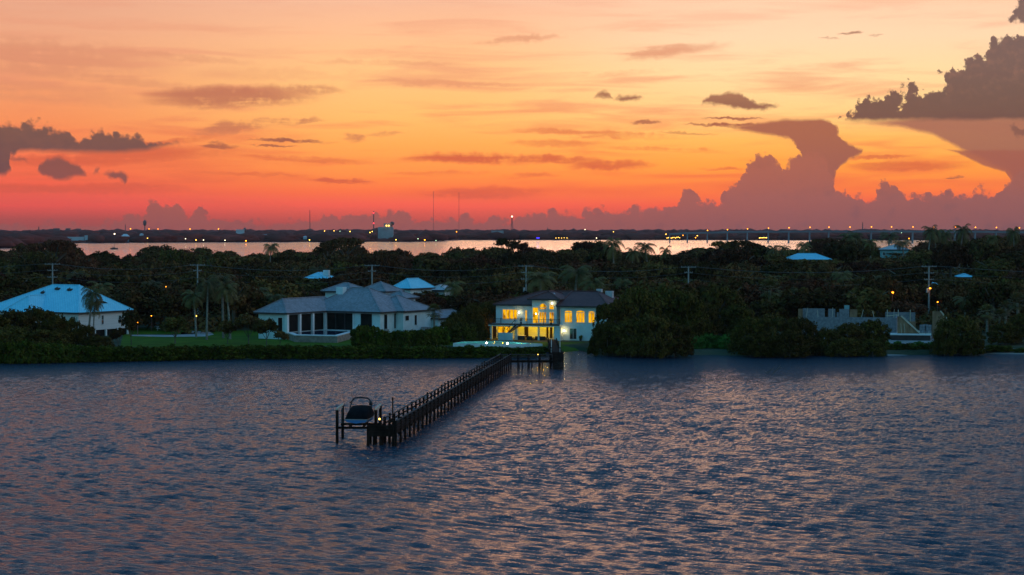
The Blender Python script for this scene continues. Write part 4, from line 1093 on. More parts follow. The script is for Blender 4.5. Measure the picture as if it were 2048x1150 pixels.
# ---- houses further back, partly hidden by trees
def back_house(name, px0, px1, y_eave, y_ridge, Y, wall, roof, label, depth=9, th=20, base=None, cat='house', storeys=None, wins=0, lit=0):
    X1 = (px1 - 1024) / F * Y; X0 = (px0 - 1024) / F * Y
    L = (X1 - X0) / (cos(radians(th)) + .12); g_ = gz(X1, Y)
    h_ = House(name, X1, Y, g_, th, label, cat)
    ze = at_Y(px1, y_eave, Y)[2] - g_; zr = at_Y(px0, y_ridge, Y + depth / 2)[2] - g_
    h_.walls(-L + .6, -.6, .6, depth - .6, -.5, ze - .3, wall)
    h_.hip(-L, 0, 0, depth, ze, max(zr - ze, .8), roof)
    for k in range(wins):
        a_ = -L + 1.4 + k * (L - 3) / max(1, wins - 1) if wins > 1 else -L / 2
        h_.window(a_, a_ + 1.2, .6, ze - 2.4, ze - 1.0, M['lit_pane'] if k < lit else M['glass'], 'front', (2, 1))
    return h_
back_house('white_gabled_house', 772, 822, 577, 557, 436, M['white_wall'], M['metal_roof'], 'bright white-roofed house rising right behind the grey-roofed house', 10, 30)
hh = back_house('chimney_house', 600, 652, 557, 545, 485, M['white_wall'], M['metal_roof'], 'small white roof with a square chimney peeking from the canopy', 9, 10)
hh.part(MB().box(-1.6, -.2, 3, 4.4, 6, at_Y(650, 540, 490)[2] - hh.N[2]), 'chimney', M['white_wall'])
back_house('teal_hilltop_house', 1752, 1820, 499, 489, 760, M['teal_wall'], M['grey_roof'], 'teal two-storey house with hip roof beside a palm on the right skyline', 12, 10, wins=3)
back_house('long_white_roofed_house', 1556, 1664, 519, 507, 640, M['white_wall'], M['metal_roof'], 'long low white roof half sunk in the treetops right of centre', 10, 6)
back_house('hidden_white_house', 1826, 1876, 569, 562, 520, M['white_wall'], M['metal_roof'], 'pale house glimpsed through the trees just right of the utility pole', 9, 10, wins=2)
back_house('hidden_pale_house', 1914, 1948, 554, 549, 560, M['white_wall'], M['metal_roof'], 'sliver of white roof in the dense trees near the right edge', 8, 5)
back_house('white_cottage', 848, 892, 580, 570, 445, M['white_wall'], M['grey_roof'], 'small white cottage in the dark trees right of the grey-roofed house', 8, 15, wins=2)

# ------------------------------------------------------------------ pier, boat lift and boat
dkw = M['dock_wood']
R0 = np.array((-11.8, 201.0)); R1 = np.array((-.3, 310.0))
u_ = (R1 - R0); LEN = float(np.linalg.norm(u_)); u_ = u_ / LEN; n_ = np.array((-u_[1], u_[0]))   # n_ points left
WID = 1.4
pier = empty('timber_pier', (R0[0], R0[1], 0), 'long dark timber pier with railings running from the boat lift to the shore', 'pier')
def W(s, l, z): p = u_ * s + n_ * l; return (p[0], p[1], z)
def dz(s): return 1.50 - .15 * min(1, s / LEN)
RH = 1.0
deck = MB(); ns = 220
for i in range(ns):
    s0, s1 = LEN * i / ns, LEN * (i + 1) / ns - .03
    z = dz(s0); vs = [W(s0, -.08, z - .05), W(s1, -.08, z - .05), W(s1, WID + .08, z - .05), W(s0, WID + .08, z - .05), W(s0, -.08, z), W(s1, -.08, z), W(s1, WID + .08, z), W(s0, WID + .08, z)]
    deck.add(vs, [(0, 3, 2, 1), (4, 5, 6, 7), (0, 1, 5, 4), (1, 2, 6, 5), (2, 3, 7, 6), (3, 0, 4, 7)])
deck.build('deck', dkw, pier)
for l in (0.0, WID): MB().bar(W(0, l, dz(0) - .18), W(LEN, l, dz(LEN) - .18), .12, .26).build('joist', dkw, pier)
N_ = 37
for i in range(N_ + 1):
    s = LEN * i / N_
    for l in (-.12, WID + .12):
        q_ = random.Random(i * 7 + int(l * 10)); j1, j2 = q_.uniform(-.09, .09), q_.uniform(-.04, .04); ex = q_.choice((0, 0, 0, .12, .22))
        MB().tube([W(s + j1, l + j2, -1.2), W(s, l, dz(s) + RH - .04), W(s, l, dz(s) + RH + .05 + ex)], [q_.uniform(.11, .15), .115, .11], 7).build('pile', dkw, pier)
for l in (-.12, WID + .12):
    MB().bar(W(0, l, dz(0) + RH + .02), W(LEN, l, dz(LEN) + RH + .02), .22, .06).build('handrail', M['dock_top'], pier)
    boards = MB()
    for zz in ((.62, .36, .12) if l < 0 else (.5,)): boards.bar(W(0, l, dz(0) + zz), W(LEN, l, dz(LEN) + zz), .05, .16)
    boards.build('rail_boards', dkw, pier)
# the leg that turns right, and the gangway to the shore
leg = empty('pier_landing', (-1.7, 310.4, 0), 'short crosswise timber landing that joins the long pier to the shore gangway', 'pier')
lx0, lx1 = -.1, 8.7
MB().box(lx0, lx1, -.1, 1.5, 1.28, 1.36).box(lx0, lx1, -.06, .06, 1.02, 1.27).box(lx0, lx1, 1.34, 1.46, 1.02, 1.27).build('deck', dkw, leg)
for i, x in enumerate((.0, 1.5, 2.6, 3.3, 4.2, 4.8, 5.9, 6.4, 7.6)):
    MB().tube([(x, -.02, -1.2), (x, -.02, 2.15 if i % 2 == 0 else 1.2)], .09, 7).build('pile', dkw, leg)
    if i % 2 == 0: MB().tube([(x + .2, 1.42, -1.2), (x + .2, 1.42, 2.15)], .09, 7).build('pile', dkw, leg)
for y in (-.02, 1.42):
    MB().bar((lx0, y, 2.2), (lx1, y, 2.2), .18, .06).bar((lx0, y, 1.85), (lx1, y, 1.85), .05, .12).build('handrail', M['dock_top'], leg)
gang = empty('shore_gangway', (6.35, 309.6, 0), 'timber gangway with two pale posts leading ashore in front of the lit house', 'gangway')
gw = 1.65
MB().box(0, gw, .2, 57, 1.40, 1.48).build('deck', dkw, gang)
p_ = MB()
for i in range(9): p_.box(i * .185, i * .185 + .165, -.06, .0, -.8, 2.75)
p_.box(0, gw, -.02, .08, 2.3, 2.5).box(0, gw, .0, .08, 1.2, 1.45).build('end_panel', dkw, gang)
sk = MB()
for i in range(6):
    sk.box(-.02, .06, .1 + i * .5, .55 + i * .5, -.6, 2.72).box(gw - .06, gw + .02, .1 + i * .5, .55 + i * .5, -.6, 2.72)
sk.build('side_panel', dkw, gang)
for x in (.12, gw - .12):
    for y in (6, 14, 22, 30, 38, 46): MB().tube([(x, y, -1.2), (x, y, 2.3)], .09, 6).build('pile', dkw, gang)
    MB().bar((x, 3, 2.33), (x, 46, 2.33), .15, .06).build('handrail', dkw, gang)
    MB().tube([(x, 18.4, 1.48), (x, 18.4, 3.75)], .07, 6).build('pale_post', M['white_post'], gang)
w_ = at_Y(1076, 709.5, 311.0)
e = empty('deck_light', (w_[0], w_[1], 1.36), 'tiny pale lamp on the railing of the crosswise landing', 'lamp')
MB().tube([(0, 0, 0), (0, 0, w_[2] - 1.4)], .03, 6).build('stem', M['steel'], e); MB().ball((0, 0, w_[2] - 1.34), .07).build('bulb', M['lamp_near'], e)

# terminal platform at the near end
plat = empty('lift_platform', (-14.6, 201.0, 0), 'dark square timber platform at the near end of the pier beside the boat lift', 'platform')
pw, pdp = 2.72, 2.6
MB().box(0, pw, 0, pdp, 1.38, 1.46).box(0, pw, -.06, 0, .95, 1.38).build('deck', dkw, plat)
q = MB()
for zz in (1.50, 1.82): q.box(0, pw, -.1, -.05, zz, zz + .28)
q.box(-.05, 0, 0, pdp, 1.5, 1.8); q.build('kick_boards', dkw, plat)
for x, y, zt_ in ((.1, .1, 2.0), (.62, 1.2, 1.4), (.15, 2.5, 1.4), (1.45, 1.0, 1.4), (1.6, 2.6, 2.7), (2.62, .1, 2.55), (2.1, 2.5, 2.2)):
    MB().tube([(x, y, -1.3), (x, y, zt_)], .15, 8).build('pile', dkw, plat)
q = MB().box(.9, 1.9, .5, 1.2, 1.47, 1.95); q.build('bench', dkw, plat)
# tall instrument pole at the end, and the amber light
e = empty('dock_pole', (-12.15, 203.2, 1.46), 'tall thin pole with short cross arm at the near corner of the pier', 'pole')
MB().tube([(0, 0, 0), (0, 0, 3.2)], .07, 7).build('pole', M['dock_wood'], e)
MB().tube([(0, 0, 3.0), (.0, 0, 3.25)], .11, 7).bar((0, 0, 2.5), (1.3, 0, 2.5), .03).build('cross_arm', M['dock_wood'], e)
MB().box(-.35, .0, -.1, .1, .7, 1.1).build('fuse_box', M['dock_wood'], e)
w_ = at_Y(759, 838, 202.4)
e = empty('amber_dock_lamp', (w_[0], w_[1], 1.46), 'small amber lamp glowing between the boat and the tall pole', 'lamp')
MB().tube([(0, 0, 0), (0, 0, w_[2] - 1.55)], .05, 6).build('post', dkw, e); MB().ball((0, 0, w_[2] - 1.46), .085).build('bulb', M['lamp_near'], e)
point('dock_lamp_light', e, (0, -.2, w_[2] - 1.5), 8, (1, .5, .12), .08)
# boat lift
lift = empty('boat_lift', (-17.85, 203.6, 0), 'four-post timber boat lift with pale top beams and steel cradle holding the boat', 'boat lift')
for x, y in ((0, 0), (.15, 4.9), (3.95, 0), (4.1, 4.9)):
    MB().tube([(x, y, -1.3), (x, y, 3.42)], .15, 8).build('pile', dkw, lift)
for x in (0, 3.95):
    MB().bar((x, -.3, 3.5), (x + .15, 5.2, 3.5), .16, .18).build('top_beam', M['lumber'], lift)
    MB().tube([(x, .4, 3.25), (x + .12, 4.5, 3.25)], .06, 6).build('cable_drum', M['steel'], lift)
for y in (.5, 4.4):
    MB().bar((0, y, 1.52), (4.05, y, 1.52), .14, .22).build('cradle_beam', M['dock_wood'], lift)
    for x in (.12, 3.9): MB().tube([(x, y, 1.5), (x, y, 3.25)], .015, 4).build('cable', M['steel'], lift)
for x in (1.35, 2.75): MB().bar((x, -.8, 1.75), (x, 5.6, 1.75), .18, .2).build('bunk', M['dock_wood'], lift)
# boat
boat = empty('covered_motorboat', (-15.85, 202.9, 1.85), 'blue-hulled motorboat under a black canvas cover with a wakeboard arch, on the lift', 'boat', None, -radians(8))
sec = [(-.05, 1.14, .62, .22), (1.0, 1.20, .66, .14), (2.4, 1.20, .72, .05), (3.8, 1.05, .80, .05), (5.0, .72, .88, .18), (5.9, .33, .96, .42), (6.35, .03, 1.0, .75)]
hb = MB(); rows = []
for y, hw, zg, zk in sec:
    ch = zk + (zg - zk) * .38
    rows.append([(-hw, y, zg), (-hw * .97, y, (zg + ch) / 2), (-hw * .86, y, ch), (0, y, zk), (hw * .86, y, ch), (hw * .97, y, (zg + ch) / 2), (hw, y, zg)])
vs = [p for r_ in rows for p in r_]; fs = []; mi = []
for i in range(len(rows) - 1):
    for j in range(6):
        a = i * 7 + j; fs.append((a, a + 1, a + 8, a + 7)); mi.append(1 if j in (2, 3) else 0)
fs.append((0, 6, 5, 4, 3, 2, 1)); mi.append(0)
hb.v, hb.f, hb.mi = vs, fs, mi
hb.build('hull', [M['hull'], M['hull_dark']], boat)
rub = MB()
for sg in (-1, 1):
    for a, b_ in zip(sec, sec[1:]): rub.bar((sg * (a[1] + .02), a[0], a[2]), (sg * (b_[1] + .02), b_[0], b_[2]), .07)
rub.bar((-1.16, -.07, .62), (1.16, -.07, .62), .08)
rub.build('rub_rail', M['steel'], boat)
cv = MB(); rows = []
prof = [(-.03, .66, .10), (.5, .78, .62), (1.4, .86, .95), (2.4, .90, 1.12), (3.0, .90, 1.05), (3.9, .86, .62), (5.0, .9, .25), (5.9, .97, .10), (6.3, 1.0, .03)]
for y, zb, hgt in prof:
    hw = float(np.interp(y, [s_[0] for s_ in sec], [s_[1] for s_ in sec])) + .05; zg = float(np.interp(y, [s_[0] for s_ in sec], [s_[2] for s_ in sec])) + .03
    cs = ((-.97, .25), (-.88, .70), (-.72, .95), (-.35, 1.0), (0, 1.02), (.35, 1.0), (.72, .95), (.88, .70), (.97, .25))
    rows.append([(-hw, y, zg - .1), (-hw, y, zg)] + [(hw * a, y, zg + hgt * q) for a, q in cs] + [(hw, y, zg), (hw, y, zg - .1)])
m_ = len(rows[0]); cv.add([p for r_ in rows for p in r_], [(i * m_ + j, i * m_ + j + 1, (i + 1) * m_ + j + 1, (i + 1) * m_ + j) for i in range(len(rows) - 1) for j in range(m_ - 1)] + [tuple(range(m_ - 1, -1, -1))])
cv.build('canvas_cover', M['canvas'], boat, smooth=True)
ar = MB(); pts = [(-1.2, 2.0, .7), (-1.1, 2.2, 1.6), (-.95, 2.3, 2.35), (-.7, 2.35, 2.62), (0, 2.4, 2.68), (.7, 2.35, 2.62), (1.0, 2.3, 2.35), (1.15, 2.2, 1.6), (1.2, 2.0, .7)]
ar.tube(pts, [.07, .07, .08, .09, .09, .09, .08, .07, .07], 7).tube([(-1.0, 1.5, 2.2), (-.7, 2.3, 2.5)], .05, 5).box(.9, 1.2, 2.0, 2.4, 1.95, 2.3)
ar.build('wakeboard_arch', M['hull_dark'], boat, smooth=True)
for x, y, h_ in ((-1.75, 1.5, 3.0), (-1.3, 3.6, 3.1), (1.35, 3.8, 3.0)):
    MB().tube([(x * .72, y, .7), (x, y, h_)], [.02, .012], 5).build('whip_antenna', M['hull_dark'], boat)
# snag in the water, right of centre
w_ = at_z(1545, 747, 0)
e = empty('driftwood_branch', w_, 'dark bare branches sticking out of the water below the mangroves', 'branch')
b = MB()
for p, q, r_ in (((-1.2, 0, -.3), (.4, .3, 1.0), .06), ((-.2, 0, -.3), (1.3, .2, 1.3), .07), ((.3, 0, .3), (-.6, .2, .9), .04), ((.9, .1, .9), (1.5, .4, .8), .04), ((-.6, 0, -.2), (-1.4, .2, .5), .04)):
    b.tube([p, ((p[0] + q[0]) / 2 + .08, q[1] / 2, (p[2] + q[2]) / 2 + .08), q], [r_, r_ * .8, r_ * .4], 5)
b.build('branches', M['bark'], e)

# ------------------------------------------------------------------ utility poles and cables
poles = [(105, 527, 'utility pole above the white-roofed house at far left'), (395, 529, 'utility pole left of the tall palm cluster'),
         (744, 530, 'utility pole rising behind the grey-roofed house'), (1052, 531, 'utility pole with transformer behind the lit house'),
         (1377, 533, 'short-looking utility pole above the big centre-right mangroves'), (1858, 532, 'tallest-looking utility pole with three cross arms above the building site')]
PY = 454.0; tops = []
for i, (px_, py_, lab) in enumerate(poles):
    X, Y, Z = at_Y(px_, py_, PY); g_ = gz(X, Y)
    e = empty('utility_pole', (X, Y, g_), lab, 'utility pole', 'utility poles along the hidden road'); h_ = Z - g_
    MB().tube([(0, 0, -.5), (0, 0, h_)], [.20, .15], 8).build('pole', M['pole_wood'], e)
    for k, (dz_, w2) in enumerate(((.15, 1.7), (1.6, 1.1), (3.1, 1.1)) if i in (0, 3, 5) else ((.15, 1.7), (1.4, .9))):
        b = MB().bar((-w2, -.15, h_ - dz_), (w2, -.15, h_ - dz_), .1, .12)
        for s_ in (-.95, -.45, .45, .95): b.tube([(s_ * w2, -.15, h_ - dz_ + .06), (s_ * w2, -.15, h_ - dz_ + .28)], .05, 5)
        b.build('cross_arm', M['pole_wood'], e)
    if i in (3, 5): MB().tube([(-.42, -.2, h_ - 6.0), (-.42, -.2, h_ - 5.0)], .26, 10).build('transformer', M['steel'], e)
    tops.append((X, Y, Z))
for k, (dx_, dz_) in enumerate(((-1.5, .1), (1.5, .1), (-.4, -1.4), (.5, -2.9))):
    b = MB(); T = [(-200, PY, tops[0][2])] + tops + [(210, PY, tops[-1][2])]
    for p, q in zip(T, T[1:]):
        n = 12; pts = []
        for i in range(n + 1):
            f_ = i / n; sag = 4 * f_ * (1 - f_) * (.9 + .012 * abs(q[0] - p[0]))
            pts.append((p[0] + (q[0] - p[0]) * f_ + dx_ * .1, PY - .15 + dx_ * .4, p[2] + (q[2] - p[2]) * f_ + dz_ - sag))
        b.tube(pts, .022, 4, cap=False)
    o = b.build('power_cable', M['wire']); prop(o, ['front upper cable strung along the tops of the utility poles', 'rear upper cable strung along the tops of the utility poles',
        'middle cable strung below the top cross arms of the poles', 'lowest cable strung between the utility poles'][k], 'cable', 'cables strung between the utility poles')

# ------------------------------------------------------------------ lamps on the near land
def lamp(px_, py_, Y, m, label, r=.2, watts=0, name='street_lamp', group=None, arm=True, base=None, pole=True):
    X, Y, Z = at_Y(px_, py_, Y); g_ = gz(X, Y) if base is None else base
    if Z < g_ + 1.2: g_ = min(g_, Z - 1.2)
    e = empty(name, (X, Y, g_), label, 'lamp', group); h_ = Z - g_
    b = MB().tube([(0, .12, -.3), (0, .12, h_ + r * .4)], .07, 6)
    if arm: b.bar((0, .12, h_ + r * .6), (0, -.1, h_ + r * .6), .06)
    b.build('lamp_post', M['mast'], e)
    MB().ball((0, -.12, h_), r * .85, 8, 6, sq=(1.2, 1, .8)).build('lamp_head', M[m], e)
    if watts: point('lamp_light', e, (0, -.5, h_ - .3), watts, (1, .45, .1), .2)
    return e
lamp(1785, 585, 432, 'lamp_orange', 'orange street lamp in the dark trees left of the tall utility pole', .26, 15)
lamp(1860, 576.5, 453.2, 'lamp_orange', 'orange lamp mounted beside the tall utility pole at right', .22, 15)
lamp(1875, 604, 440, 'lamp_orange', 'small dim orange lamp low in the trees right of the utility pole', .16, 0)
lamp(332, 573.5, 440, 'lamp_orange', 'tiny amber lamp in the dark trees above the left lawn', .11)
lamp(258, 632, 403, 'lamp_yellow', 'yellow lamp beside the small tree at the white-roofed house', .17)
lamp(303, 631.5, 410, 'lamp_orange', 'small amber lamp in the shrubs left of the driveway', .12)
lamp(392, 632, 404, 'lamp_yellow', 'warm lamp beside the tall palm over the driveway', .20, 15)
lamp(275, 645, 394, 'lamp_orange', 'low yellow garden lamp at the edge of the left lawn', .13)
lamp(110, 638, 374, 'lamp_orange', 'amber lamp glowing through the dark trees before the white-roofed house', .16)
e = empty('picnic_table', at_z(322, 661, .77), 'small pale picnic table on the left lawn by the path', 'table')
MB().box(-.9, .9, -.4, .4, .72, .78).build('table_top', M['white_trim'], e)
for sx in (-.7, .7): MB().bar((sx, -.35, 0), (sx, .2, .72), .09).bar((sx, .35, 0), (sx, -.2, .72), .09).build('leg', M['white_trim'], e)
for sy_ in (-.75, .75): MB().box(-.9, .9, sy_ - .14, sy_ + .14, .42, .47).build('bench', M['white_trim'], e)
# kayak / skiff hint at the hedge foot and the small cove boats
def skiff(px_, py_, Lb, label, m='white_trim', rz=0.2):
    e = empty('small_skiff', (*at_z(px_, py_, 0)[:2], .05), label, 'boat', None, rz); b = MB(); rows = []
    for t_, hw in ((0, .5), (.3, .6), (.65, .5), (.9, .22), (1, .02)):
        x_ = (t_ - .5) * Lb; rows += [(x_, -hw, .38 + .1 * t_), (x_, -hw * .7, .0), (x_, hw * .7, .0), (x_, hw, .38 + .1 * t_)]
    fs = [(4 * i + j, 4 * i + j + 1, 4 * i + j + 5, 4 * i + j + 4) for i in range(4) for j in range(3)] + [(3, 2, 1, 0)]
    b.add(rows, fs); b.build('hull', M[m], e)
    for t_ in (-.2, .15): MB().box(t_ * Lb - .12, t_ * Lb + .12, -.5, .5, .3, .34).build('seat', M['lumber'], e)
skiff(962, 712.5, 2.2, 'tiny pale skiff lying at the foot of the shore hedge', rz=.1)
skiff(1150, 696.5, 4.4, 'low pale boat at the water edge in the cove below the lit house', rz=.05)

# ------------------------------------------------------------------ far shore
rng = np.random.default_rng(5)
def ico():
    import bmesh
    bm = bmesh.new(); bmesh.ops.create_icosphere(bm, subdivisions=1, radius=1.0)
    V = np.array([v.co[:] for v in bm.verts]); Fc = np.array([[v.index for v in f.verts] for f in bm.faces]); bm.free(); return V, Fc
IV, IF = ico()
FAR_HOLES = [(735, 800, 3330), (238, 262, 3150), (130, 184, 3150), (520, 537, 3150), (583, 597, 3100), (603, 616, 3150), (886, 903, 3100), (942, 962, 3100), (981, 1052, 3080), (1088, 1102, 3100), (1122, 1134, 3100), (335, 346, 3150)]
def far_wood(name, n, y0f, y1, seed, label, hmin, hmax):
    rg = np.random.default_rng(seed); vs, fs = [], []; base = 0
    for i in range(n):
        k = rg.uniform(-.40, .40); f_ = rg.uniform(0, 1) ** 2.2
        ys = far_shore(k) + 18; Y = ys + y0f + (y1 - ys) * f_
        X = k * Y; pk = 1024 + F * k
        hole = any(a - 4 < pk < b_ + 4 and Y < Yh + 40 for a, b_, Yh in FAR_HOLES)
        w_ = rg.uniform(9, 22) * (1 + Y / 9000); h_ = rg.uniform(hmin, hmax)
        if f_ > .25: h_ *= 1.12
        if hole: h_ = 2.5; w_ *= .6
        V = IV * (1 + rg.normal(0, .22, (len(IV), 1)))
        V = V * (w_, w_ * .7, h_ * .62) + (X, Y, h_ * .42 + 1)
        vs.append(V); fs.append(IF + base); base += len(IV)
    V = np.concatenate(vs); Fc = np.concatenate(fs); n_f = len(Fc)
    me = bpy.data.meshes.new(name); me.vertices.add(len(V)); me.vertices.foreach_set('co', V.reshape(-1).astype(np.float32))
    me.loops.add(3 * n_f); me.loops.foreach_set('vertex_index', Fc.reshape(-1).astype(np.int32))
    me.polygons.add(n_f); me.polygons.foreach_set('loop_start', np.arange(0, 3 * n_f, 3, dtype=np.int32))
    me.materials.append(M['far_wood']); me.update(); me.validate()
    o = bpy.data.objects.new(name, me); COL.objects.link(o); prop(o, label, 'wood', None, 'stuff')
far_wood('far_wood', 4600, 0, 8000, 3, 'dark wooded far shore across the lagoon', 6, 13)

def far_building(name, px_, y_base, w_px, h_px, label, roof='hip', wall='far_wall', rf='far_roof', Y=None):
    Y = Y or F * H / (interp(px_, FAR_PX) - EYE) + 45; y_base = Y and y_base; X = (px_ - 1024) / F * Y; s_ = Y / F
    zb = at_Y(px_, y_base, Y)[2]
    e = empty(name, (X, Y, zb), label, 'building'); w2 = w_px * s_ / 2; hh_ = h_px * s_
    if roof == 'hip':
        MB().box(-w2, w2, 0, w2 * 1.3, -2, hh_ * .6).build('wall', M[wall], e)
        o = w2 * 1.12; E_ = [(-o, -o * .1, hh_ * .6), (o, -o * .1, hh_ * .6), (o, o * 1.3, hh_ * .6), (-o, o * 1.3, hh_ * .6)]
        MB().add(E_ + [(-o * .4, o * .6, hh_), (o * .4, o * .6, hh_)], [(0, 1, 5, 4), (1, 2, 5), (2, 3, 4, 5), (3, 0, 4), (0, 3, 2, 1)]).build('roof', M[rf], e)
    else:
        MB().box(-w2, w2, 0, w2, -2, hh_).build('wall', M[wall], e)
        MB().box(-w2 * 1.03, w2 * 1.03, -.3, w2 * 1.02, hh_ + .01, hh_ + .8).build('roof', M[rf], e)
    return e
far_building('far_house', 250, 481, 15, 13, 'two-storey pale far house right of the anchored sailboat mast')
far_building('boat_shed', 150, 481, 36, 6, 'long low bluish shed roof left of the anchored sailboat', 'flat')
far_building('boat_shed', 176, 477, 13, 5, 'short bright blue-white roof just left of the sailboat', 'flat')
far_building('far_house', 283, 471, 7, 4, 'tiny blue-white roof above the far shore right of the pale two-storey house')
far_building('far_house', 340, 476, 8, 6, 'narrow pale far house left of the paired amber lamps')
far_building('far_house', 480, 465, 16, 5, 'pale wide roof at the left foot of the small water tower on the horizon', 'flat')
far_building('far_house', 528, 476, 18, 7, 'bluish far house left of the white shore lamp')
far_building('far_house', 610, 476, 7, 4, 'tiny blue roof right of the brown lit far house')
far_building('far_house', 590, 480, 9, 6, 'small brownish lit far house above the far waterline left of the flat-topped trees', wall='plywood')
far_building('far_house', 895, 476, 12, 6, 'dim grey far house above the open water left of centre')
far_building('far_house', 952, 475, 16, 7, 'wide grey far house left of the green-lit pavilion')
far_building('far_warehouse', 995, 473, 24, 11, 'large pale grey warehouse behind the green-lit pavilion', 'flat', 'silo', 'silo')
far_building('far_house', 1095, 476, 10, 5, 'small grey far house right of the blue light')
far_building('far_house', 1128, 475, 9, 5, 'grey far house left of the four yellow window lights')
# pavilion with green-white strip of light
e = far_building('lit_pavilion', 1028, 475, 42, 4, 'long low pavilion with a green-white strip of light on the far shore', 'flat', 'far_wood', 'silo')
Yp = e.location[1]
for k in range(11): MB().box(-20 + 3.7 * k, -20 + 3.7 * k + 2.6, -.6, -.3, .6, 2.3).build('light_panel', M['lamp_green'], e)
# silo block with dish
Ys = 3350.0; X = (771 - 1024) / F * Ys; z0 = 1.0
e = empty('concrete_tower_block', (X, Ys, z0), 'tall grey concrete block with a rooftop room and round dish on the far shore', 'building'); q = Ys / F
zt = lambda y: at_Y(771, y, Ys)[2] - z0
MB().box(-15 * q, 15 * q, 0, 16, -2, zt(454)).build('main_block', M['silo'], e)
MB().box(-3.5 * q, 10 * q, 2, 12, zt(454) + .01, zt(446.5)).build('roof_room', M['silo'], e)
MB().ball((13 * q, 4, zt(447)), 4.6 * q, 12, 8, sq=(1, .7, .85)).tube([(12 * q, 4, zt(454)), (12.5 * q, 4, zt(449))], 1.6 * q, 6).build('dish', M['mast'], e)
for p in (2.2, 6.8): MB().ball((p * q, -1.2, zt(451.3)), 1.1, 8, 6).build('roof_light', M['lamp_yellow'], e)
for k in range(5): MB().box((-13 + 5.4 * k) * q, (-12.4 + 5.4 * k) * q, -.25, .02, 0, zt(455)).build('pilaster', M['silo'], e)
# masts and towers on the horizon
def tower(px_, yt, Yt, w0, label, lights=(), kind='lattice'):
    X = (px_ - 1024) / F * Yt; top = at_Y(px_, yt, Yt)[2]
    e = empty('radio_mast', (X, Yt, 1), label, 'tower', None); b = MB()
    if kind == 'lattice':
        for sx, sy_ in ((-1, -1), (1, -1), (0, 1)): b.bar((sx * w0, sy_ * w0, 0), (sx * w0 * .15, sy_ * w0 * .15, top - 1), w0 * .22)
        n = 9
        for i in range(n):
            f0, f1 = i / n, (i + 1) / n; a0, a1 = w0 * (1 - .85 * f0), w0 * (1 - .85 * f1); sg = 1 if i % 2 else -1
            b.bar((-sg * a0, -a0, f0 * (top - 1)), (sg * a1, -a1, f1 * (top - 1)), w0 * .16)
    elif kind == 'tank':
        b.tube([(0, 0, 0), (0, 0, top - 14)], w0 * .5, 8).tube([(0, 0, top - 15), (0, 0, top - 12), (0, 0, top - 4), (0, 0, top - 1)], [w0 * .6, w0 * 1.7, w0 * 1.7, w0 * .4], 10)
    else:
        b.tube([(0, 0, 0), (0, 0, top - 1)], [w0, w0 * .8], 5)
    b.build('mast', M['mast'], e)
    for yl, ml, rr in lights: MB().ball((0, -1.5, at_Y(px_, yl, Yt)[2] - 1), rr, 8, 6).build('beacon', M[ml], e)
tower(867, 382, 6000, .55, 'left of the two very tall thin radio masts near the centre', (), 'pole')
tower(918, 384, 6000, .55, 'right of the two very tall thin radio masts near the centre', (), 'pole')
tower(620, 420, 5200, 2.0, 'faint lattice mast on the horizon above the open-crowned trees')
tower(747.5, 422, 4200, 1.2, 'thin mast with two red beacons left of the concrete tower block', ((426, 'lamp_red', 1.1), (446.5, 'lamp_red', 1.1)), 'pole')
tower(1024, 432, 4400, 3.6, 'lattice tower with a pale light on its tip at the centre horizon', ((433, 'lamp_white', 1.5),))
tower(290, 440, 4800, 2.4, 'small water tower on a stem on the left horizon', (), 'tank')
tower(490, 455, 4800, 2.2, 'squat tank tower on the horizon left of the white shore lamp', (), 'tank')
tower(1095, 455, 5200, 1.3, 'short thin mast right of the centre lattice tower', (), 'pole')
tower(251, 449, 5200, 1.2, 'short thin mast left of the small water tower', (), 'pole')
tower(78, 453, 5200, 1.6, 'short mast on the far left horizon', (), 'pole')
tower(1725, 445, 6500, 1.8, 'faint mast rising behind the bridge lamps at right', (), 'pole')
for px_, w_, h_, lab in ((113, 12, 5, 'left domed block of the three low shapes on the left horizon'), (136, 9, 5, 'middle square block of the three low shapes on the left horizon'), (157, 9, 4.5, 'right square block of the three low shapes on the left horizon')):
    far_building('horizon_block', px_, 463, w_, h_ + 1, lab, 'flat', 'mast', 'mast', Y=6500)
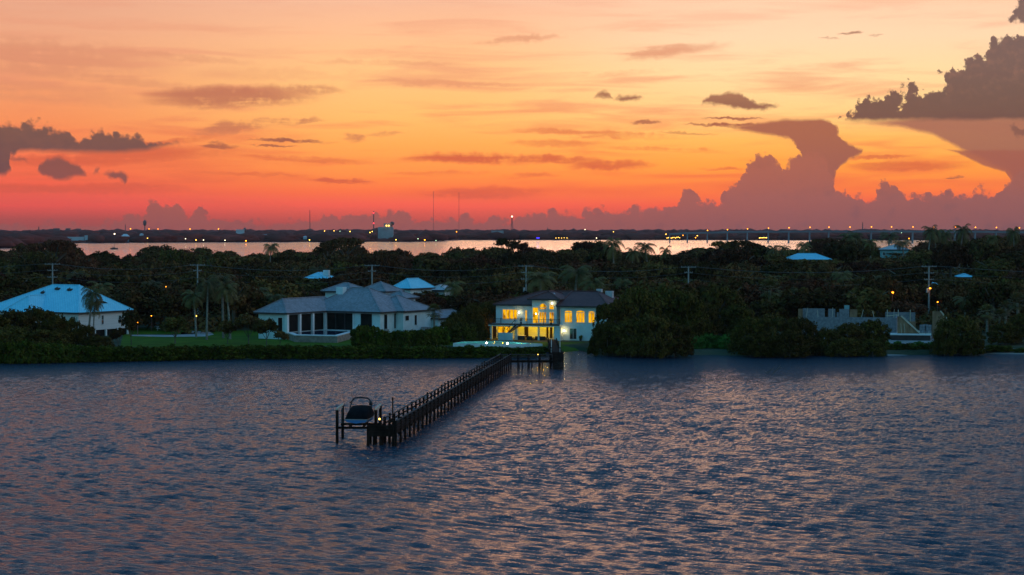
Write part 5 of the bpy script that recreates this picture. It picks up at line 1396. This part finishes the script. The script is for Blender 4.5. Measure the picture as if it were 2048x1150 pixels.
# shore and street lamps far away: (x, y, colour, size)
far_l = [(261, 457.5, 'o', 1.0), (298, 457.8, 'o', .8), (316, 458, 'o', .6), (380, 458, 'o', 1.0), (437, 458, 'o', 1.0), (209, 480, 'w', .7), (295, 476.5, 'y', .6), (371, 477.5, 'w', .5),
         (392, 480, 'y', .9), (407, 480, 'w', .6), (163, 479.5, 'o', .9), (450, 480.5, 'w', .6), (492, 481.5, 'o', 1.2), (541, 474.5, 'w', .8), (576, 473.8, 'o', 1.0), (595, 475, 'y', .5),
         (619, 480, 'y', .9), (649, 462, 'y', .8), (668, 461.7, 'y', .7), (680, 462.5, 'g', .4), (700, 463, 'y', 1.0), (740, 465, 'y', 1.0), (744.5, 463, 'y', .9), (752, 473.5, 'w', .6), (792, 479.5, 'y', .8),
         (788, 468, 'w', .5), (823, 474, 'y', .8), (831, 470.5, 'o', .5), (836, 477.5, 'g', .6), (849.5, 479.8, 'o', 1.2), (872, 481, 'g', .5), (913, 463.5, 'o', .9), (935.5, 474.3, 'w', 1.0), (1063, 473.5, 'y', .9),
         (1118, 471, 'y', .6), (1146, 472.5, 'y', .8), (1154.5, 472.2, 'y', .8), (1170, 463.5 - 4.5, 'w', .5), (1175, 473.8, 'y', 1.0), (1193, 476, 'w', .5), (1209, 474, 'y', .7), (1227, 463.5, 'y', .7), (1220, 469.5, 'y', .7),
         (1227, 470, 'o', .6), (1234, 469.5, 'y', .5), (1253, 471, 'g', .5), (1261, 473.5, 'o', .8), (1296, 473.2, 'g', .6), (1303, 475, 'y', .5), (1280, 475, 'y', .4), (1378, 475.5, 'g', .3), (1424, 475.6, 'w', .7), (1438, 474, 'o', .5),
         (1442, 475.5, 'w', .5), (1452.5, 475.8, 'w', .7), (1463, 475.5, 'y', .4), (1487, 475.6, 'y', 1.1), (1490, 475.2, 'y', .8), (1518, 475.5, 'g', .4), (1528, 468, 'o', 1.1), (1554, 468, 'o', .6), (1580, 467.6, 'o', 1.0), (1553, 475.4, 'w', .5),
         (1563, 475.6, 'w', .5), (1589, 475.5, 'w', .5), (1602, 475.5, 'w', .4), (1653, 467.4, 'o', 1.1), (1706, 467.5, 'o', .9), (1727, 467.8, 'o', .8), (1816, 470.3, 'o', .6), (1818, 477, 'o', .8), (1943, 471, 'o', .8), (1803, 465.5, 'g', .3), (1683, 468, 'o', .6)]
CM = {'o': 'lamp_orange', 'y': 'lamp_yellow', 'w': 'lamp_white', 'g': 'lamp_green'}
CN = {'o': 'orange', 'y': 'yellow', 'w': 'white', 'g': 'greenish'}
refs = [(60, 'at the far left end of the far shore'), (228, 'left of the anchored sailboat'), (290, 'between the sailboat and the small water tower'), (420, 'between the water tower and the squat tank tower'), (540, 'around the squat tank tower'),
        (620, 'left of the faint lattice mast'), (715, 'between the lattice mast and the concrete tower block'), (800, 'at the foot of the concrete tower block'), (867, 'left of the tall left radio mast'),
        (960, 'around the tall right radio mast'), (1100, 'right of the green-lit pavilion'), (1240, 'between the pavilion and the central palms'), (1330, 'left of the lamp cluster'), (1480, 'right of the lamp cluster'),
        (1620, 'under the left bridge lamps'), (1760, 'under the middle bridge lamps'), (3000, 'under the right bridge lamps')]
lamp_cache = {}
def far_lamp(px_, py_, c, size, label, group, Y=3040.0, zb=1.0, name='shore_lamp'):
    X, Y, Z = at_Y(px_, py_, Y)
    key = (c, round(size, 1))
    if key not in lamp_cache:
        r_ = .36 + .42 * size
        lamp_cache[key] = MB().ball((0, 0, 0), r_, 8, 6).mesh('lamp_head', M[CM[c]])
    e = empty(name, (X, Y, zb), label, 'lamp', group)
    MB().tube([(0, .9, 0), (0, .9, Z - zb)], .12, 5).build('lamp_post', M['mast'], e)
    o = bpy.data.objects.new('lamp_head', lamp_cache[key]); COL.objects.link(o); o.parent = e; o.location = (0, 0, Z - zb)
cnt = {}
for L in far_l:
    ref = next(t for lim, t in refs if L[0] < lim); cnt.setdefault((L[2], L[1] < 466, ref), []).append(L)
for (c, up, ref), ls in cnt.items():
    ls.sort(); n = len(ls)
    order = ['leftmost', 'second from left', 'third from left', 'fourth from left', 'fifth from left', 'sixth from left', 'seventh from left']
    for i, L in enumerate(ls):
        what = ('%s lamp' % CN[c]) + (' on the far skyline ' if up else ' on the far shore ')
        lab = (what + ref) if n == 1 else ('%s %s %s lamp %s' % (order[i], CN[c], 'skyline' if up else 'far shore', ref))
        far_lamp(L[0], L[1], c, L[3], lab, None if n == 1 else '%s lamps %s %s' % (CN[c], 'on the skyline' if up else 'on the far shore', ref),
                 Y=F * (H - 1) / (475 - EYE) if 476 > L[1] > 466 else (2900 if L[1] >= 476 else 3400))
# car-park cluster of lamps
for i, (x, y) in enumerate([(1332, 468.3), (1340, 468.1), (1348, 467.6), (1356, 467.4), (1366, 470.6), (1372, 467), (1386, 466.2), (1397.5, 466), (1402.3, 465.8), (1394.5, 471.4), (1391, 475.3)]):
    far_lamp(x, y, 'o' if i % 3 else 'y', .9, 'tall yellow-orange lamp of the lamp cluster right of the central palms', 'tall lamps of the car park on the far shore', Y=3300)
for i in range(10):
    far_lamp(1334 + 2.8 * i, 476 - (i % 3) * .6 - (.6 if i > 6 else 0), 'y', .5, 'low yellow lamp in the tight row beneath the tall lamp cluster', 'low lamps under the tall lamp cluster', Y=3060)
for i in range(9):
    far_lamp(22 + 3.2 * i, 488.4 - i * .3 + (i % 2) * .9, 'y', .45, 'small yellow marina lamp on the dark spit at the far left edge', 'marina lamps at the far left', Y=2480 + 25 * i)
for i in range(7): far_lamp(1519 + 2.8 * i, 475.8 - .5 * sin(i * .5), 'y', .7, 'yellow lamp in the bright short row right of the white shore lamp', 'bright short row of shore lamps', Y=3060)
for i in range(5): far_lamp(1112 + 5.5 * i, 476 - (i % 2) * .4, 'y', .35, 'dim yellow waterside light right of the blue light', 'dim waterside lights right of the blue light', Y=3060)
e = empty('blue_shore_light', at_Y(1076, 476, 3030), 'vivid blue light strip on the far shore right of the pavilion', 'lamp')
MB().box(-2.2, 2.2, -.5, 0, -.5, .7).build('light_panel', M['lamp_blue'], e); MB().box(-2.4, 2.4, .02, .5, -2, .9).build('housing', M['mast'], e)
# marina spit at far left
e = empty('marina_pier', (*at_z(20, 489, 0)[:2], 0), 'dark marina pier reaching in from the far left edge across the water', 'pier')
MB().box(-60, 22, 0, 3, .8, 1.4).build('deck', M['mast'], e)
for k in range(12): MB().tube([(-58 + 7 * k, 1.5, -1), (-58 + 7 * k, 1.5, 2.6)], .3, 5).build('pile', M['mast'], e)
# anchored sailboat
w_ = at_z(228, 498.5, 0); e = empty('anchored_sailboat', w_, 'anchored sailboat with bare mast and masthead light on the far lagoon', 'boat')
b = MB(); rows = []
for t_, hw in ((-3.6, .9), (-1.5, 1.25), (1.0, 1.2), (3.0, .6), (4.2, .05)): rows += [(t_, -hw, 1.35), (t_, -hw * .6, -.1), (t_, hw * .6, -.1), (t_, hw, 1.35)]
b.add(rows, [(4 * i + j, 4 * i + j + 1, 4 * i + j + 5, 4 * i + j + 4) for i in range(4) for j in range(3)] + [(3, 2, 1, 0)] + [(4 * i + 3, 4 * i, 4 * i + 4, 4 * i + 7) for i in range(4)]); b.build('hull', M['mast'], e)
MB().box(-1.8, 1.2, -.7, .7, 1.36, 1.95).build('cabin', M['mast'], e)
zt_ = at_Y(228, 468.5, w_[1])[2]
MB().tube([(.6, 0, 1.3), (.6, 0, zt_)], [.14, .1], 6).bar((.6, 0, 2.6), (-3.2, 0, 2.7), .16).bar((.6, 0, zt_ - .3), (4.1, 0, 1.5), .05).bar((.6, 0, zt_ - .3), (-3.5, 0, 1.5), .05).build('mast', M['mast'], e)
MB().ball((.6, 0, zt_ + .3), .65, 8, 6).build('masthead_light', M['lamp_white'], e)
# the bridge
br = [(1340, 466.5), (1375, 464.8), (1415, 463.9), (1455, 462.8), (1495, 462.2), (1537, 461.8), (1578, 461.6), (1620, 461.4), (1658, 461.3), (1700, 461.3), (1743, 461.3), (1783, 461.4), (1826, 461.5), (1868, 461.6),
      (1911, 461.8), (1951, 462.0), (1993, 462.4), (2039, 462.8), (2085, 463.2), (2130, 463.8)]
lamps_y = {1415: 460.8, 1455: 459.2, 1495: 457.8, 1537: 456.3, 1578: 455.4, 1620: 454.6, 1658: 454.4, 1700: 454.2, 1743: 453.8, 1783: 453.8, 1826: 453.8, 1868: 454.2, 1911: 454.2, 1951: 454.6, 1993: 455, 2039: 455.6}
YB = 2960.0; bp = [at_Y(x, y, YB) for x, y in br]
bridge = empty('arched_bridge', (bp[9][0], YB, 0), 'long low-arched road bridge carrying a row of orange lamps across the right horizon', 'bridge'); ox = bp[9][0]
q = MB()
for p, s_ in zip(bp, bp[1:]): q.bar((p[0] - ox, 5, p[2] - .5), (s_[0] - ox, 5, s_[2] - .5), 12, .9)
q.build('deck', M['bridge'], bridge)
q = MB()
for p, s_ in zip(bp, bp[1:]): q.bar((p[0] - ox, 4, p[2] - 1.7), (s_[0] - ox, 4, s_[2] - 1.7), 8, 1.5)
q.build('girder', M['bridge'], bridge)
for p in bp:
    MB().box(p[0] - ox - .7, p[0] - ox + .7, 0, 8, -2, p[2] - 2.45).build('pier_column', M['bridge'], bridge)
for i, (x, y) in enumerate(lamps_y.items()):
    deck_z = float(np.interp(x, [b_[0] for b_ in br], [p[2] for p in bp]))
    far_lamp(x, y, 'o', .8, 'orange lamp in the even row along the bridge on the right horizon', 'orange lamps along the bridge', Y=YB, zb=deck_z, name='bridge_lamp')

# ------------------------------------------------------------------ placing the plants
R = random.Random(11)
def put(proto, px_, y_top, Y, label, cat='tree', group=None, base=None, wpx=None, rot=None, tilt=0.0, dz_=0.0):
    """stand a plant at column px_ and depth Y with its top at image height y_top"""
    X, _, Zt = at_Y(px_, y_top, Y); g_ = gz(X, Y) if base is None else base
    h_ = max(Zt - g_, 1.0); sz = h_ / proto.h
    sx = sz if wpx is None else (wpx * Y / F) / (2 * proto.w)
    return proto.place(X, Y, g_ + dz_, sx, sz, R.uniform(0, 6.28) if rot is None else rot, label, cat, group, tilt)

# -- shore hedge from the left edge to the cove: individual shrubs in two rows
gname = 'clipped-looking shrubs forming the shore hedge'
segs = [(-30, 330, 'dark shore hedge shrub at the water edge below the left lawn'), (330, 720, 'shore hedge shrub at the water edge below the grey-roofed house'),
        (720, 1086, 'shore hedge shrub at the water edge left of the cove')]
x = -30.0; i = 0
while x < 1084:
    lab = next(t for a, b_, t in segs if a <= x < b_)
    yt = interp(x, [(-30, 686), (60, 684), (200, 692), (330, 692), (480, 692), (600, 691), (800, 692), (960, 692), (1086, 696)])
    s_ = shore(at_z(x, 716, 0)[0])
    put(SHRUB[i % 4], x, yt + R.uniform(-1.5, 2.0), s_ + 1.4, lab, 'shrub', gname + ' (%s)' % ('left' if x < 330 else 'middle' if x < 720 else 'right'), base=0.0, wpx=52)
    if i % 2 == 0: put(SHRUB[(i + 1) % 4], x + 6, yt + 3 + R.uniform(-1.5, 2), s_ + 5.5, lab, 'shrub', gname + ' (%s)' % ('left' if x < 330 else 'middle' if x < 720 else 'right'), base=.3, wpx=60)
    x += 19; i += 1

# -- large dark trees left
for px_, yt, Y, w_, lab in ((-20, 618, 352, 110, 'dark dense tree cut by the left picture edge before the white roof'), (34, 612, 356, 105, 'dark dense tree in front of the white roof, second from the left edge'),
                            (78, 605, 360, 92, 'tallest spiky-topped dark tree before the white roof'), (110, 622, 350, 70, 'dark tree beside the amber glow before the white-roofed house'),
                            (140, 630, 356, 62, 'lower dark tree under the leaning palm at the white-roofed house'), (168, 646, 352, 60, 'low dark tree before the right wall of the white-roofed house'),
                            (20, 650, 346, 120, 'low wide dark tree at the bottom left corner of the land'), (90, 655, 345, 110, 'low wide dark tree at the shore below the white roof'),
                            (200, 668, 349, 60, 'low round dark tree at the shore right of the white-roofed house')):
    put(MANG[R.randrange(4)], px_, yt, Y, lab, wpx=w_)
for px_, yt, Y, w_, lab, k in ((262, 618, 362, 50, 'small open tree at the right end of the white-roofed house', 0), (236, 652, 352, 34, 'small shrub-like tree before the white columns', 1), (350, 633, 366, 62, 'small round tree on the left lawn', 2),
                               (455, 640, 364, 48, 'low small tree on the lawn left of the grey-roofed house', 0), (497, 624, 364, 66, 'small multi-stemmed tree before the left wing of the grey-roofed house', 1),
                               (533, 638, 360, 54, 'second small multi-stemmed tree before the left wing of the grey-roofed house', 2), (560, 661, 357, 34, 'low bushy tree at the left corner of the raised pool', 0)):
    put(SMALLT[k], px_, yt, Y, lab, wpx=w_)
# -- palms with their own look
def palm(px_, yt, Y, lab, k=0, s=1.0, rot=None, base=None, trunk_h=None, group=None):
    pr = PALM[k]; X, _, Zt = at_Y(px_, yt, Y); g_ = gz(X, Y) if base is None else base
    sz = max(Zt - g_, 2) / pr.h
    return pr.place(X, Y, g_, s, sz, R.uniform(0, 6.28) if rot is None else rot, lab, 'palm tree', group)
palm(176, 572, 364, 'dark drooping coconut palm standing in front of the white metal roof', 2, .95, 3.0)
palm(186, 596, 366, 'slimmer dark palm close beside the drooping palm at the white roof', 0, .7, .4)
palm(413, 552, 378, 'tall slender palm with thin pale trunk over the left driveway', 0, 1.0, 1.0)
palm(446, 545, 384, 'full bright-headed palm right of the slender driveway palm', 3, 1.15, 2.0)
palm(460, 562, 380, 'lower palm of the pair left of the grey-roofed house', 1, 1.0, 4.2)
palm(392, 580, 386, 'pale grey-green palm behind the lamp at the driveway', 1, .95, 2.2)
palm(237, 575, 420, 'yellow-green palm behind the white metal roof', 3, 1.2, 0.5)
palm(215, 562, 428, 'palm crown just behind the right end of the white roof ridge', 1, 1.2, 3.4)
palm(512, 572, 424, 'small palm left of the grey-roofed house roofline', 3, 1.1, 1.2)
palm(560, 585, 420, 'palm showing above the left wing of the grey roof', 1, 1.0, 2.8)
palm(1083, 540, 424, 'large pale-fronded palm behind the lit house, left of two', 3, 1.5, 1.8)
palm(1148, 528, 428, 'large palm with a tall spear frond behind the lit house roof', 0, 1.6, .3)
palm(1195, 550, 420, 'palm half hidden behind the right end of the lit house roof', 1, 1.2, 4.0)
def fan(px_, yt, Y, lab, k=0, s=1.0, group=None):
    pr = FAN[k]; X, _, Zt = at_Y(px_, yt, Y); g_ = gz(X, Y)
    return pr.place(X, Y, g_, s, max(Zt - g_, 2) / pr.h, R.uniform(0, 6.28), lab, 'palm tree', group)
fan(868, 606, 372, 'round-headed fan palm at the right end of the grey-roofed house', 0, 1.05)
fan(1975, 607, 372, 'fan palm with a skirt of dead brown leaves near the right edge', 1, 1.25)
fan(2035, 582, 378, 'tall fan palm at the right edge of the picture', 0, 1.2)
fan(2000, 616, 366, 'short green fan palm between the skirted one and the right edge', 0, 1.05)
fan(2012, 600, 384, 'fan palm set back between the right edge palms', 1, 1.1)
fan(1345, 575, 392, 'fan palm crown above the big mangroves', 0, 1.1)
fan(1540, 556, 420, 'pale fan palm behind the green treetops right of centre', 0, 1.6)
# -- hedges and trees by the two pools
for i, (px_, yt, Y) in enumerate([(712, 657, 360), (728, 650, 359), (745, 654, 359), (762, 660, 358), (780, 664, 358), (798, 662, 358), (816, 661, 358), (834, 659, 358), (850, 660, 359), (866, 656, 360), (882, 652, 361)]):
    put(GSHRUB[i % 3], px_, yt, Y, 'rounded dark garden shrub in the low row right of the raised pool', 'shrub', 'garden shrubs right of the raised pool', wpx=34)
for i, (px_, yt, Y) in enumerate([(898, 632, 372), (912, 618, 376), (930, 606, 380), (948, 600, 382), (964, 597, 386), (980, 596, 390), (996, 598, 396)]):
    put(MANG[i % 4], px_, yt, Y, ['leftmost and lowest', 'second', 'third', 'fourth', 'fifth', 'sixth', 'rightmost'][i] + ' tall clipped hedge tree left of the lit house, counted from the left' if i not in (0, 6) else
        ('leftmost and lowest tall hedge tree between the grey-roofed and lit houses' if i == 0 else 'rightmost tall hedge tree tucked behind the lit house'), wpx=48)
put(MANG[2], 925, 640, 366, 'dark bushy tree before the tall hedge left of the lit house', wpx=60)
put(MANG[1], 955, 634, 370, 'dark bushy tree touching the left end of the lit house', wpx=52)
# -- mangroves standing in the water, right
for px_, yt, Y, w_, k, lab in (
        (1228, 585, 352, 96, 0, 'tall dark mangrove overlapping the right end of the lit house'), (1275, 566, 358, 120, 1, 'tallest mangrove with an olive-tinted crown right of the lit house'),
        (1330, 562, 364, 130, 2, 'broad olive-topped mangrove in the middle of the big clump'), (1375, 575, 360, 90, 3, 'right-hand tall mangrove of the big clump'),
        (1215, 640, 343, 80, 1, 'low mangrove skirting the cove, nearest the lit house'), (1262, 628, 340, 90, 2, 'low mangrove over the water left of the clump centre'), (1310, 622, 338, 96, 3, 'low wide mangrove over the water at the clump centre'),
        (1352, 635, 339, 80, 0, 'low mangrove over the water at the right end of the big clump'),
        (1440, 560, 396, 110, 0, 'tall green mangrove behind the bright shrubs'), (1405, 600, 384, 80, 1, 'mid-height mangrove behind the right end of the big clump'), (1475, 600, 388, 80, 2, 'mid-height green tree left of the block house'),
        (1500, 628, 345, 84, 3, 'left mangrove of the second clump, before the building site'), (1548, 616, 346, 96, 0, 'tallest mangrove of the second clump, before the building site'), (1600, 628, 344, 90, 1, 'right mangrove of the second clump, before the building site'),
        (1520, 660, 339, 80, 2, 'low mangrove in the water at the front of the second clump'), (1580, 655, 338, 86, 3, 'low wide mangrove in the water before the block walls'),
        (1655, 650, 344, 70, 0, 'low mangrove before the left part of the block walls'), (1700, 640, 348, 84, 1, 'spreading mangrove before the middle of the block walls'), (1745, 633, 350, 84, 2, 'mangrove with feathery top before the right block wall'),
        (1690, 672, 341, 80, 3, 'lowest mangrove at the waterline below the block walls'), (1745, 676, 341, 60, 0, 'low mangrove at the waterline left of the sand lot'),
        (1915, 624, 347, 100, 1, 'rounded dark mangrove standing alone right of the sand lot'), (1890, 650, 343, 60, 3, 'low left skirt of the lone rounded mangrove'), (1945, 655, 343, 60, 2, 'low right skirt of the lone rounded mangrove'),
        (2010, 640, 362, 70, 0, 'dark tree under the fan palms near the right edge'), (2050, 620, 366, 80, 1, 'dark tree cut by the right picture edge')):
    put(MANG[k], px_, yt, Y, lab, base=-.1 if Y < 353 else None, wpx=w_)
for i, (px_, yt, Y) in enumerate([(1392, 672, 350), (1412, 668, 352), (1432, 669, 352), (1452, 670, 350), (1470, 676, 349)]):
    put(BRIGHT[i % 2], px_, yt, Y, 'bright green shrub in the gap between the two mangrove clumps', 'shrub', 'bright green shrubs between the mangrove clumps', wpx=44)
for i, px_ in enumerate((1660, 1690, 1775, 1800, 1825, 1850, 1985, 2010, 2040)):
    put(SHRUB[i % 4], px_, 694 + (i % 3) * 2, 349, 'low scrub at the top of the narrow beach on the right', 'shrub', 'low scrub along the right beach', wpx=50)
for i, (px_, y_) in enumerate(((1770, 686), (1795, 689), (1838, 688), (1868, 686))):
    put(BRIGHT[i % 2], px_, y_, 356, 'grassy tuft on the sand lot before the slab', 'shrub', 'grassy tufts on the sand lot', wpx=26)

# -- the canopy
SKY = [(-60, 500), (0, 497), (25, 505), (45, 488), (75, 479), (110, 475), (160, 478), (172, 488), (182, 503), (215, 502), (235, 507), (258, 516), (270, 506), (300, 490), (335, 486), (365, 490), (372, 502), (398, 494), (440, 490), (470, 502),
       (505, 512), (512, 505), (535, 488), (560, 500), (580, 492), (605, 500), (625, 492), (650, 484), (690, 478), (735, 484), (745, 503), (765, 500), (795, 494), (830, 508), (880, 505), (920, 490), (950, 484), (985, 486), (1005, 478), (1035, 480),
       (1062, 490), (1110, 498), (1135, 500), (1145, 486), (1175, 480), (1205, 484), (1215, 497), (1260, 500), (1340, 511), (1360, 505), (1380, 496), (1410, 494), (1425, 484), (1470, 478), (1512, 484), (1530, 495), (1580, 501), (1602, 496), (1618, 478), (1660, 472),
       (1700, 474), (1735, 478), (1745, 494), (1830, 502), (1845, 484), (1920, 478), (1960, 474), (2000, 470), (2048, 463), (2120, 462)]
# (x0, x1, lowest visible row, depth up to which trees must not rise in front of it)
CLEAR = [(-60, 262, 700, 405), (500, 640, 700, 408), (640, 862, 700, 426), (985, 1200, 700, 402), (1600, 1720, 665, 400), (1770, 1900, 690, 400),
         (772, 818, 584, 436), (603, 648, 556, 484), (1755, 1812, 514, 760), (1580, 1658, 516, 640), (1852, 1870, 566, 520), (1918, 1944, 553, 560), (860, 870, 580, 445),
         (1849, 1867, 642, 453), (740, 748, 574, 453), (1047, 1057, 584, 453), (391, 399, 566, 453), (101, 109, 552, 453), (1372, 1382, 560, 453), (1776, 1794, 600, 432)]
zonesx = [(300, 'behind the white-roofed house'), (560, 'left of the grey-roofed house'), (880, 'behind the grey-roofed house'), (1200, 'behind the lit house'), (1480, 'behind the big mangrove clump'), (1760, 'behind the block house'), (9999, 'right of the tall pole')]
zonesy = [(470, 'in the front canopy '), (640, 'in the middle canopy '), (9999, 'in the rear canopy ')]
used_l = {}
def canopy(X, Y, kind):
    px_, _ = px_of(X, Y, 5)
    if px_ < -70 or px_ > 2120: return False
    g_ = gz(X, Y)
    near = min(1.0, max(0.0, (Y - 420) / 200))
    h_ = R.uniform(6.8, 11.0) + 1.6 * near
    r_ = R.uniform(.85, 1.2) * 6.6
    dpx = r_ * F / Y
    lim_y = max(interp(px_ + d, SKY) for d in (-dpx * .35, 0, dpx * .35)) + R.uniform(-4, 8) if Y > 560 else 520
    zmax = at_Y(px_, lim_y, Y)[2]
    h_ = min(h_, zmax - g_)
    for x0, x1, yv, Yv in CLEAR:
        if Y < Yv and px_ + dpx * (.8 if x1 - x0 > 22 else .55) > x0 and px_ - dpx * (.8 if x1 - x0 > 22 else .55) < x1:
            h_ = min(h_, at_Y(px_, yv + 1, Y)[2] - g_ if yv < 650 else -1)
            if h_ < 3.2: return False
    if h_ < 3.2: return False
    zx = next(t for lim, t in zonesx if px_ < lim); zy = next(t for lim, t in zonesy if Y < lim)
    pr = {'oak': OAK, 'broad': BROAD}[kind][R.randrange(6 if kind == 'oak' else 5)]
    adj = ('tall' if h_ > 10.2 else 'low' if h_ < 7.6 else 'mid-height') + (' broad ' if r_ > 7.2 else ' narrow ' if r_ < 6.1 else ' ')
    lab = adj + ('oak ' if kind == 'oak' else 'bushy tree ') + zy + zx
    s_ = r_ / 6.6 * (1.0 if kind == 'oak' else 1.12) * (1 + .12 * near)
    pr.place(X, Y, g_, s_, h_ / pr.h, R.uniform(0, 6.28), lab, 'tree', ('oaks ' if kind == 'oak' else 'bushy trees ') + zy + zx)
    used_l[kind] = used_l.get(kind, 0) + 1
    return True
rows = [408, 424, 441, 466, 488, 514, 545, 580, 620, 665, 715, 770, 830, 895, 960, 1020]
nk = 0
for ri, Y0 in enumerate(rows):
    step = 10.5 + .006 * (Y0 - 400) + (1.5 if Y0 > 600 else 0)
    half = Y0 * 1060 / F; X = -half + R.uniform(0, step)
    while X < half:
        Yj = Y0 + R.uniform(-6, 6); nk += 1
        kind = 'oak' if R.random() < .60 else 'broad'
        if abs(Yj - 454) > 3.5: canopy(X + R.uniform(-2, 2), Yj, kind)
        X += step * R.uniform(.85, 1.2)
print('canopy', used_l)
# skyline specials: open-crowned trees and palms whose silhouettes show against the water
for px_, yt, Y, w_, lab in ((690, 472, 760, 100, 'flat-topped open-crowned tree standing against the far water left of centre'), (655, 482, 745, 60, 'lower left neighbour of the flat-topped open-crowned tree'),
                            (1012, 474, 780, 60, 'open lacy-crowned tree on the skyline near the centre'), (1045, 483, 770, 42, 'smaller lacy tree right of the central open-crowned one'),
                            (1165, 481, 770, 54, 'dark leaning open tree left of the central palms'), (1440, 480, 760, 46, 'feathery-edged open tree with a stray left branch'), (1480, 478, 765, 70, 'wide feathery open tree right of the stray-branched one'),
                            (110, 476, 640, 120, 'broad dark tree bulging above the far water at left')):
    put(OPEN[R.randrange(3)], px_, yt, Y, lab, wpx=w_)
def skpalm(px_, yt, Y, s, k, rot, lab): palm(px_, yt, Y, lab, k, s, rot)
skpalm(538, 484, 700, 1.3, 3, .6, 'spiky palm on the skyline left of the flat-topped tree')
skpalm(1228, 472, 560, 1.25, 0, 2.0, 'tallest of the central skyline palms, with arching fronds')
skpalm(1262, 492, 575, 1.0, 1, 1.0, 'small palm right beside the tallest central skyline palm')
skpalm(1297, 482, 620, 1.5, 3, 3.0, 'bushy upright palm on the skyline right of the tallest central palm')
skpalm(1325, 491, 600, .8, 1, .2, 'small thin palm at the right of the central palm group')
skpalm(1543, 488, 640, 1.1, 3, .2, 'round-headed palm left of its twin on the skyline right of centre')
skpalm(1567, 489, 640, .95, 1, 1.2, 'right-hand twin of the round-headed skyline palms')
skpalm(1608, 482, 650, 1.1, 0, 1.9, 'palm at the left foot of the right hill')
skpalm(1694, 464, 700, 1.4, 3, .9, 'windblown palm on the right hill, left of the teal house')
skpalm(1718, 462, 705, 1.4, 1, 2.2, 'second windblown palm left of the teal house')
skpalm(1742, 476, 690, 1.2, 3, 4.0, 'lower palm touching the left side of the teal house')
skpalm(1776, 463, 770, 1.75, 0, .0, 'wide-spread palm silhouetted above the teal house roof')
skpalm(1808, 478, 690, 1.5, 2, 1.0, 'palm with feathery combed fronds right of the teal house')
skpalm(1855, 449, 640, 1.25, 1, .5, 'tall windswept palm at the left of the right-hand palm group')
skpalm(1872, 456, 660, 1.2, 3, 1.5, 'second palm of the right-hand group')
skpalm(1893, 457, 650, 1.1, 0, 3.4, 'third palm of the right-hand group')
skpalm(1918, 447, 630, 1.25, 1, .3, 'tallest windswept palm with thin trunk at the right')
skpalm(1986, 467, 640, .8, 3, 2.0, 'small palm between the tall windswept one and the right edge')
skpalm(2030, 452, 640, 1.0, 2, .7, 'small palm topping the far right hill')
for i, (px_, yt, Y, s) in enumerate(((150, 540, 470, 1.0), (300, 560, 440, 1.1), (640, 530, 520, 1.1), (905, 560, 440, 1.0), (1250, 555, 440, 1.0), (1600, 575, 430, 1.0), (1690, 540, 500, 1.2), (1745, 548, 480, 1.0), (1930, 590, 420, 1.1), (1560, 548, 470, 1.1))):
    palm(px_, yt, Y, 'palm head rising among the canopy ' + ['at the left pole', 'above the left lawn', 'by the chimney roof', 'left of the lit house', 'over the big mangroves', 'over the left block wall', 'above the middle of the block house',
         'left of the orange street lamp', 'above the lone mangrove', 'right of the pale fan palm'][i], i % 4, s)
# undergrowth closing the gaps under the canopy
rg = np.random.default_rng(8); Qs = []
n = 90000
k = rg.uniform(-.28, .28, n); Y = 398 + 640 * rg.random(n) ** 1.25; X = k * Y
keep = np.ones(n, bool)
for hx, hy, rr in ((-90, 396, 22), (-33, 398, 27), (8, 386, 18), (68, 390, 22)): keep &= (X - hx) ** 2 + (Y - hy) ** 2 > rr ** 2
X, Y = X[keep], Y[keep]; n = len(X)
G0 = np.array([gz(a, b_) for a, b_ in zip(X, Y)])
Z = G0 + rg.uniform(.2, 2.6, n)
C3 = np.stack([X, Y, Z], 1)
me = quads_mesh('undergrowth', leaf_quads(rg, C3, np.tile((0, -.3, 1.0), (n, 1)), .6), [M['leaf_oak']])
o = bpy.data.objects.new('undergrowth', me); COL.objects.link(o); prop(o, 'dark undergrowth beneath the canopy of the peninsula', 'undergrowth', None, 'stuff')

# ------------------------------------------------------------------ the air over the lagoon
hz = bpy.data.materials.new('thin evening haze'); hz.use_nodes = True; t = hz.node_tree; t.nodes.clear(); g = G(t)
pv = g.n('ShaderNodeVolumePrincipled'); pv.inputs['Color'].default_value = (1.0, .78, .80, 1); pv.inputs['Density'].default_value = .00002; pv.inputs['Anisotropy'].default_value = .2
t.links.new(pv.outputs[0], g.n('ShaderNodeOutputMaterial').inputs['Volume'])
prop(MB().box(-6400, 6400, -420, 8400, -2.0, 150).build('haze', hz), kind='stuff', label='thin evening haze over the lagoon and the far shore')
